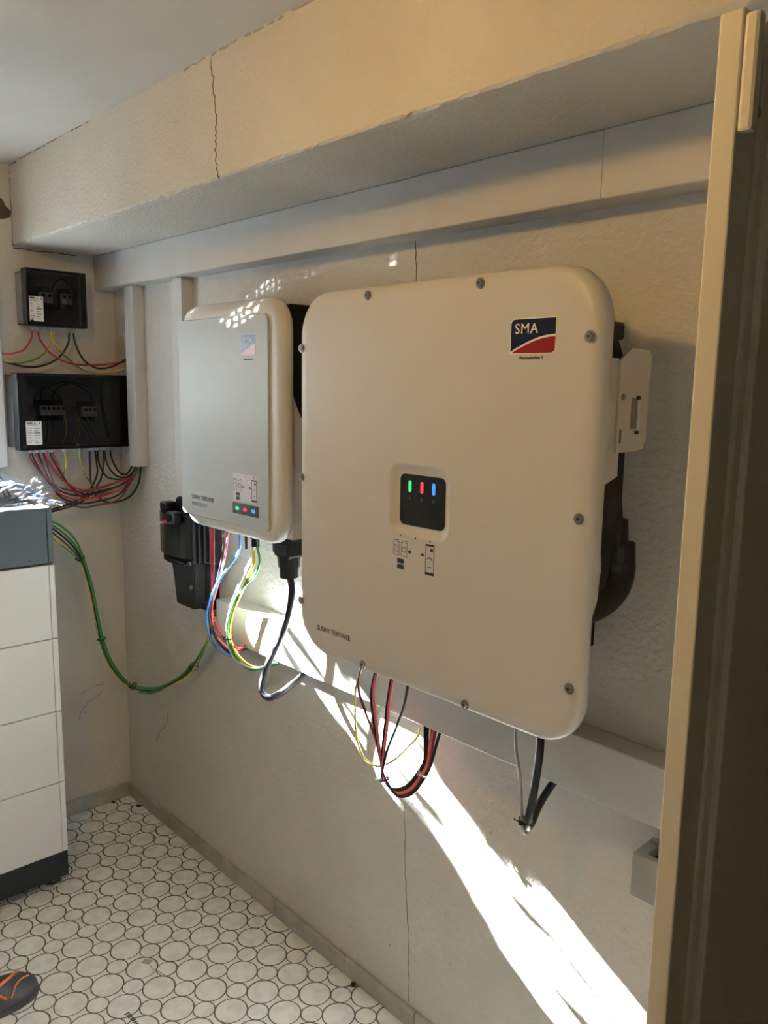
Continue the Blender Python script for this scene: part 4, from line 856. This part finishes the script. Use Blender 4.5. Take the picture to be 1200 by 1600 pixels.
bm = bmesh.new(); add_box(bm, 2.58, 2.61, 0.0, 0.15, 0, 1.93); add_box(bm, 3.33, 3.36, 0.0, 0.15, 0, 1.93); add_box(bm, 2.61, 3.33, 0.0, 0.15, 1.90, 1.93); struct(obj('trim_door_frame', bm, door_m))

# ------------------------------------------------------------------ small debris on the floor
def scrap(p, sx, sy, h, rz, label, m=scrap_m):
    bm = bmesh.new(); add_box(bm, -sx/2, sx/2, -sy/2, sy/2, 0, h, min(sx, sy, h)*0.3)
    for v in bm.verts: v.co.z += 0.0  
    bmesh.ops.transform(bm, matrix=Matrix.Translation((p[0], p[1], 0.0002)) @ Matrix.Rotation(rz, 4, 'Z'), verts=bm.verts)
    return tag(obj('cable_scrap', bm, m), label, 'debris')
scrap((0.022, -0.083), 0.014, 0.008, 0.006, 0.4, 'tiny black scrap on the floor against the back wall skirting')
scrap((0.112, -0.022), 0.018, 0.009, 0.006, 0.9, 'tiny black scrap on the floor in the corner by the long wall')
scrap((1.362, -0.022), 0.014, 0.012, 0.010, 0.2, 'tiny black scrap at the foot of the long wall, bottom of the picture')
scrap((0.908, -0.390), 0.024, 0.016, 0.003, 0.5, 'flat grey fleck on the floor tiles with a fibre beside it', gry_m)
cable([(0.925, -0.390, 0.0016), (0.945, -0.392, 0.0018), (0.965, -0.385, 0.0016), (0.995, -0.378, 0.0016)], 0.0010, gry_m, 'thin grey fibre lying on the floor tiles', 'fibre')['category'] = 'debris'
# short dark stamp on one tile
bm = bmesh.new()
for k in range(7): add_box(bm, 1.045+0.008*k, 1.050+0.008*k, -0.522+0.001*k, -0.508, 0.0002, 0.0006)
tag(obj('ink_mark', bm, black_p), 'short black printed mark on a floor tile at the bottom edge', 'ink mark')

# ------------------------------------------------------------------ shoe at the left edge
def shoe():
    t = thing('sports_shoe', 'black sports shoe with orange stripes at the lower left edge', 'shoe', (0.80, -0.82, 0))
    # toe points to +Y; sections along the length
    secs = [(-0.652, 0.018, 0.028), (-0.662, 0.032, 0.040), (-0.680, 0.043, 0.050), (-0.71, 0.050, 0.058), (-0.75, 0.051, 0.066), (-0.80, 0.046, 0.082), (-0.85, 0.041, 0.098), (-0.90, 0.040, 0.100), (-0.935, 0.036, 0.098), (-0.95, 0.024, 0.090)]
    cx = 0.797; bm = bmesh.new(); R = []
    for y, hw, h in secs:
        R.append([bm.verts.new((cx+hw*math.cos(math.pi*k/12), y, 0.014+(h-0.014)*math.sin(math.pi*k/12)**0.75)) for k in range(13)])
    for a, b in zip(R, R[1:]):
        for k in range(12): f = bm.faces.new([a[k], a[k+1], b[k+1], b[k]]); f.smooth = True
    bm.faces.new(R[0]); bm.faces.new(R[-1][::-1]); bmesh.ops.recalc_face_normals(bm, faces=bm.faces)
    obj('upper', bm, shoe_m, t)
    out = [(cx+hw+0.004, y) for y, hw, h in secs] ; inn = [(cx-hw-0.004, y) for y, hw, h in secs]
    prism('sole', out+inn[::-1], 'z', 0.0, 0.016, shoe_m, t)
    def surf(y, a):
        for (y0, w0, h0), (y1, w1, h1) in zip(secs, secs[1:]):
            if y1 <= y <= y0:
                q = (y0-y)/(y0-y1); hw = w0+(w1-w0)*q; h = h0+(h1-h0)*q
                return Vector((cx+(hw+0.001)*math.cos(a), y, 0.014+(h-0.013)*math.sin(a)**0.75))
        return Vector((cx, y, 0.05))
    for pts, r in (([(-0.672, 1.45), (-0.69, 1.3), (-0.71, 1.0), (-0.72, 0.7), (-0.73, 0.4)], 0.0022), ([(-0.69, 2.2), (-0.70, 1.9), (-0.715, 1.6), (-0.74, 1.3), (-0.77, 0.9)], 0.0045), ([(-0.74, 0.4), (-0.76, 0.8), (-0.77, 1.3)], 0.003)):
        bm = bmesh.new(); add_tube(bm, smooth_path([surf(*q) for q in pts], 6), r, 6); obj('orange_stripe', bm, orange_m, t)
    for k in range(4):
        y = -0.775-0.022*k; bm = bmesh.new(); add_tube(bm, smooth_path([surf(y, 1.1), surf(y-0.004, 1.57)+Vector((0, 0, 0.003)), surf(y, 2.04)], 5), 0.003, 6); obj('lace', bm, shoe_m, t)
shoe()
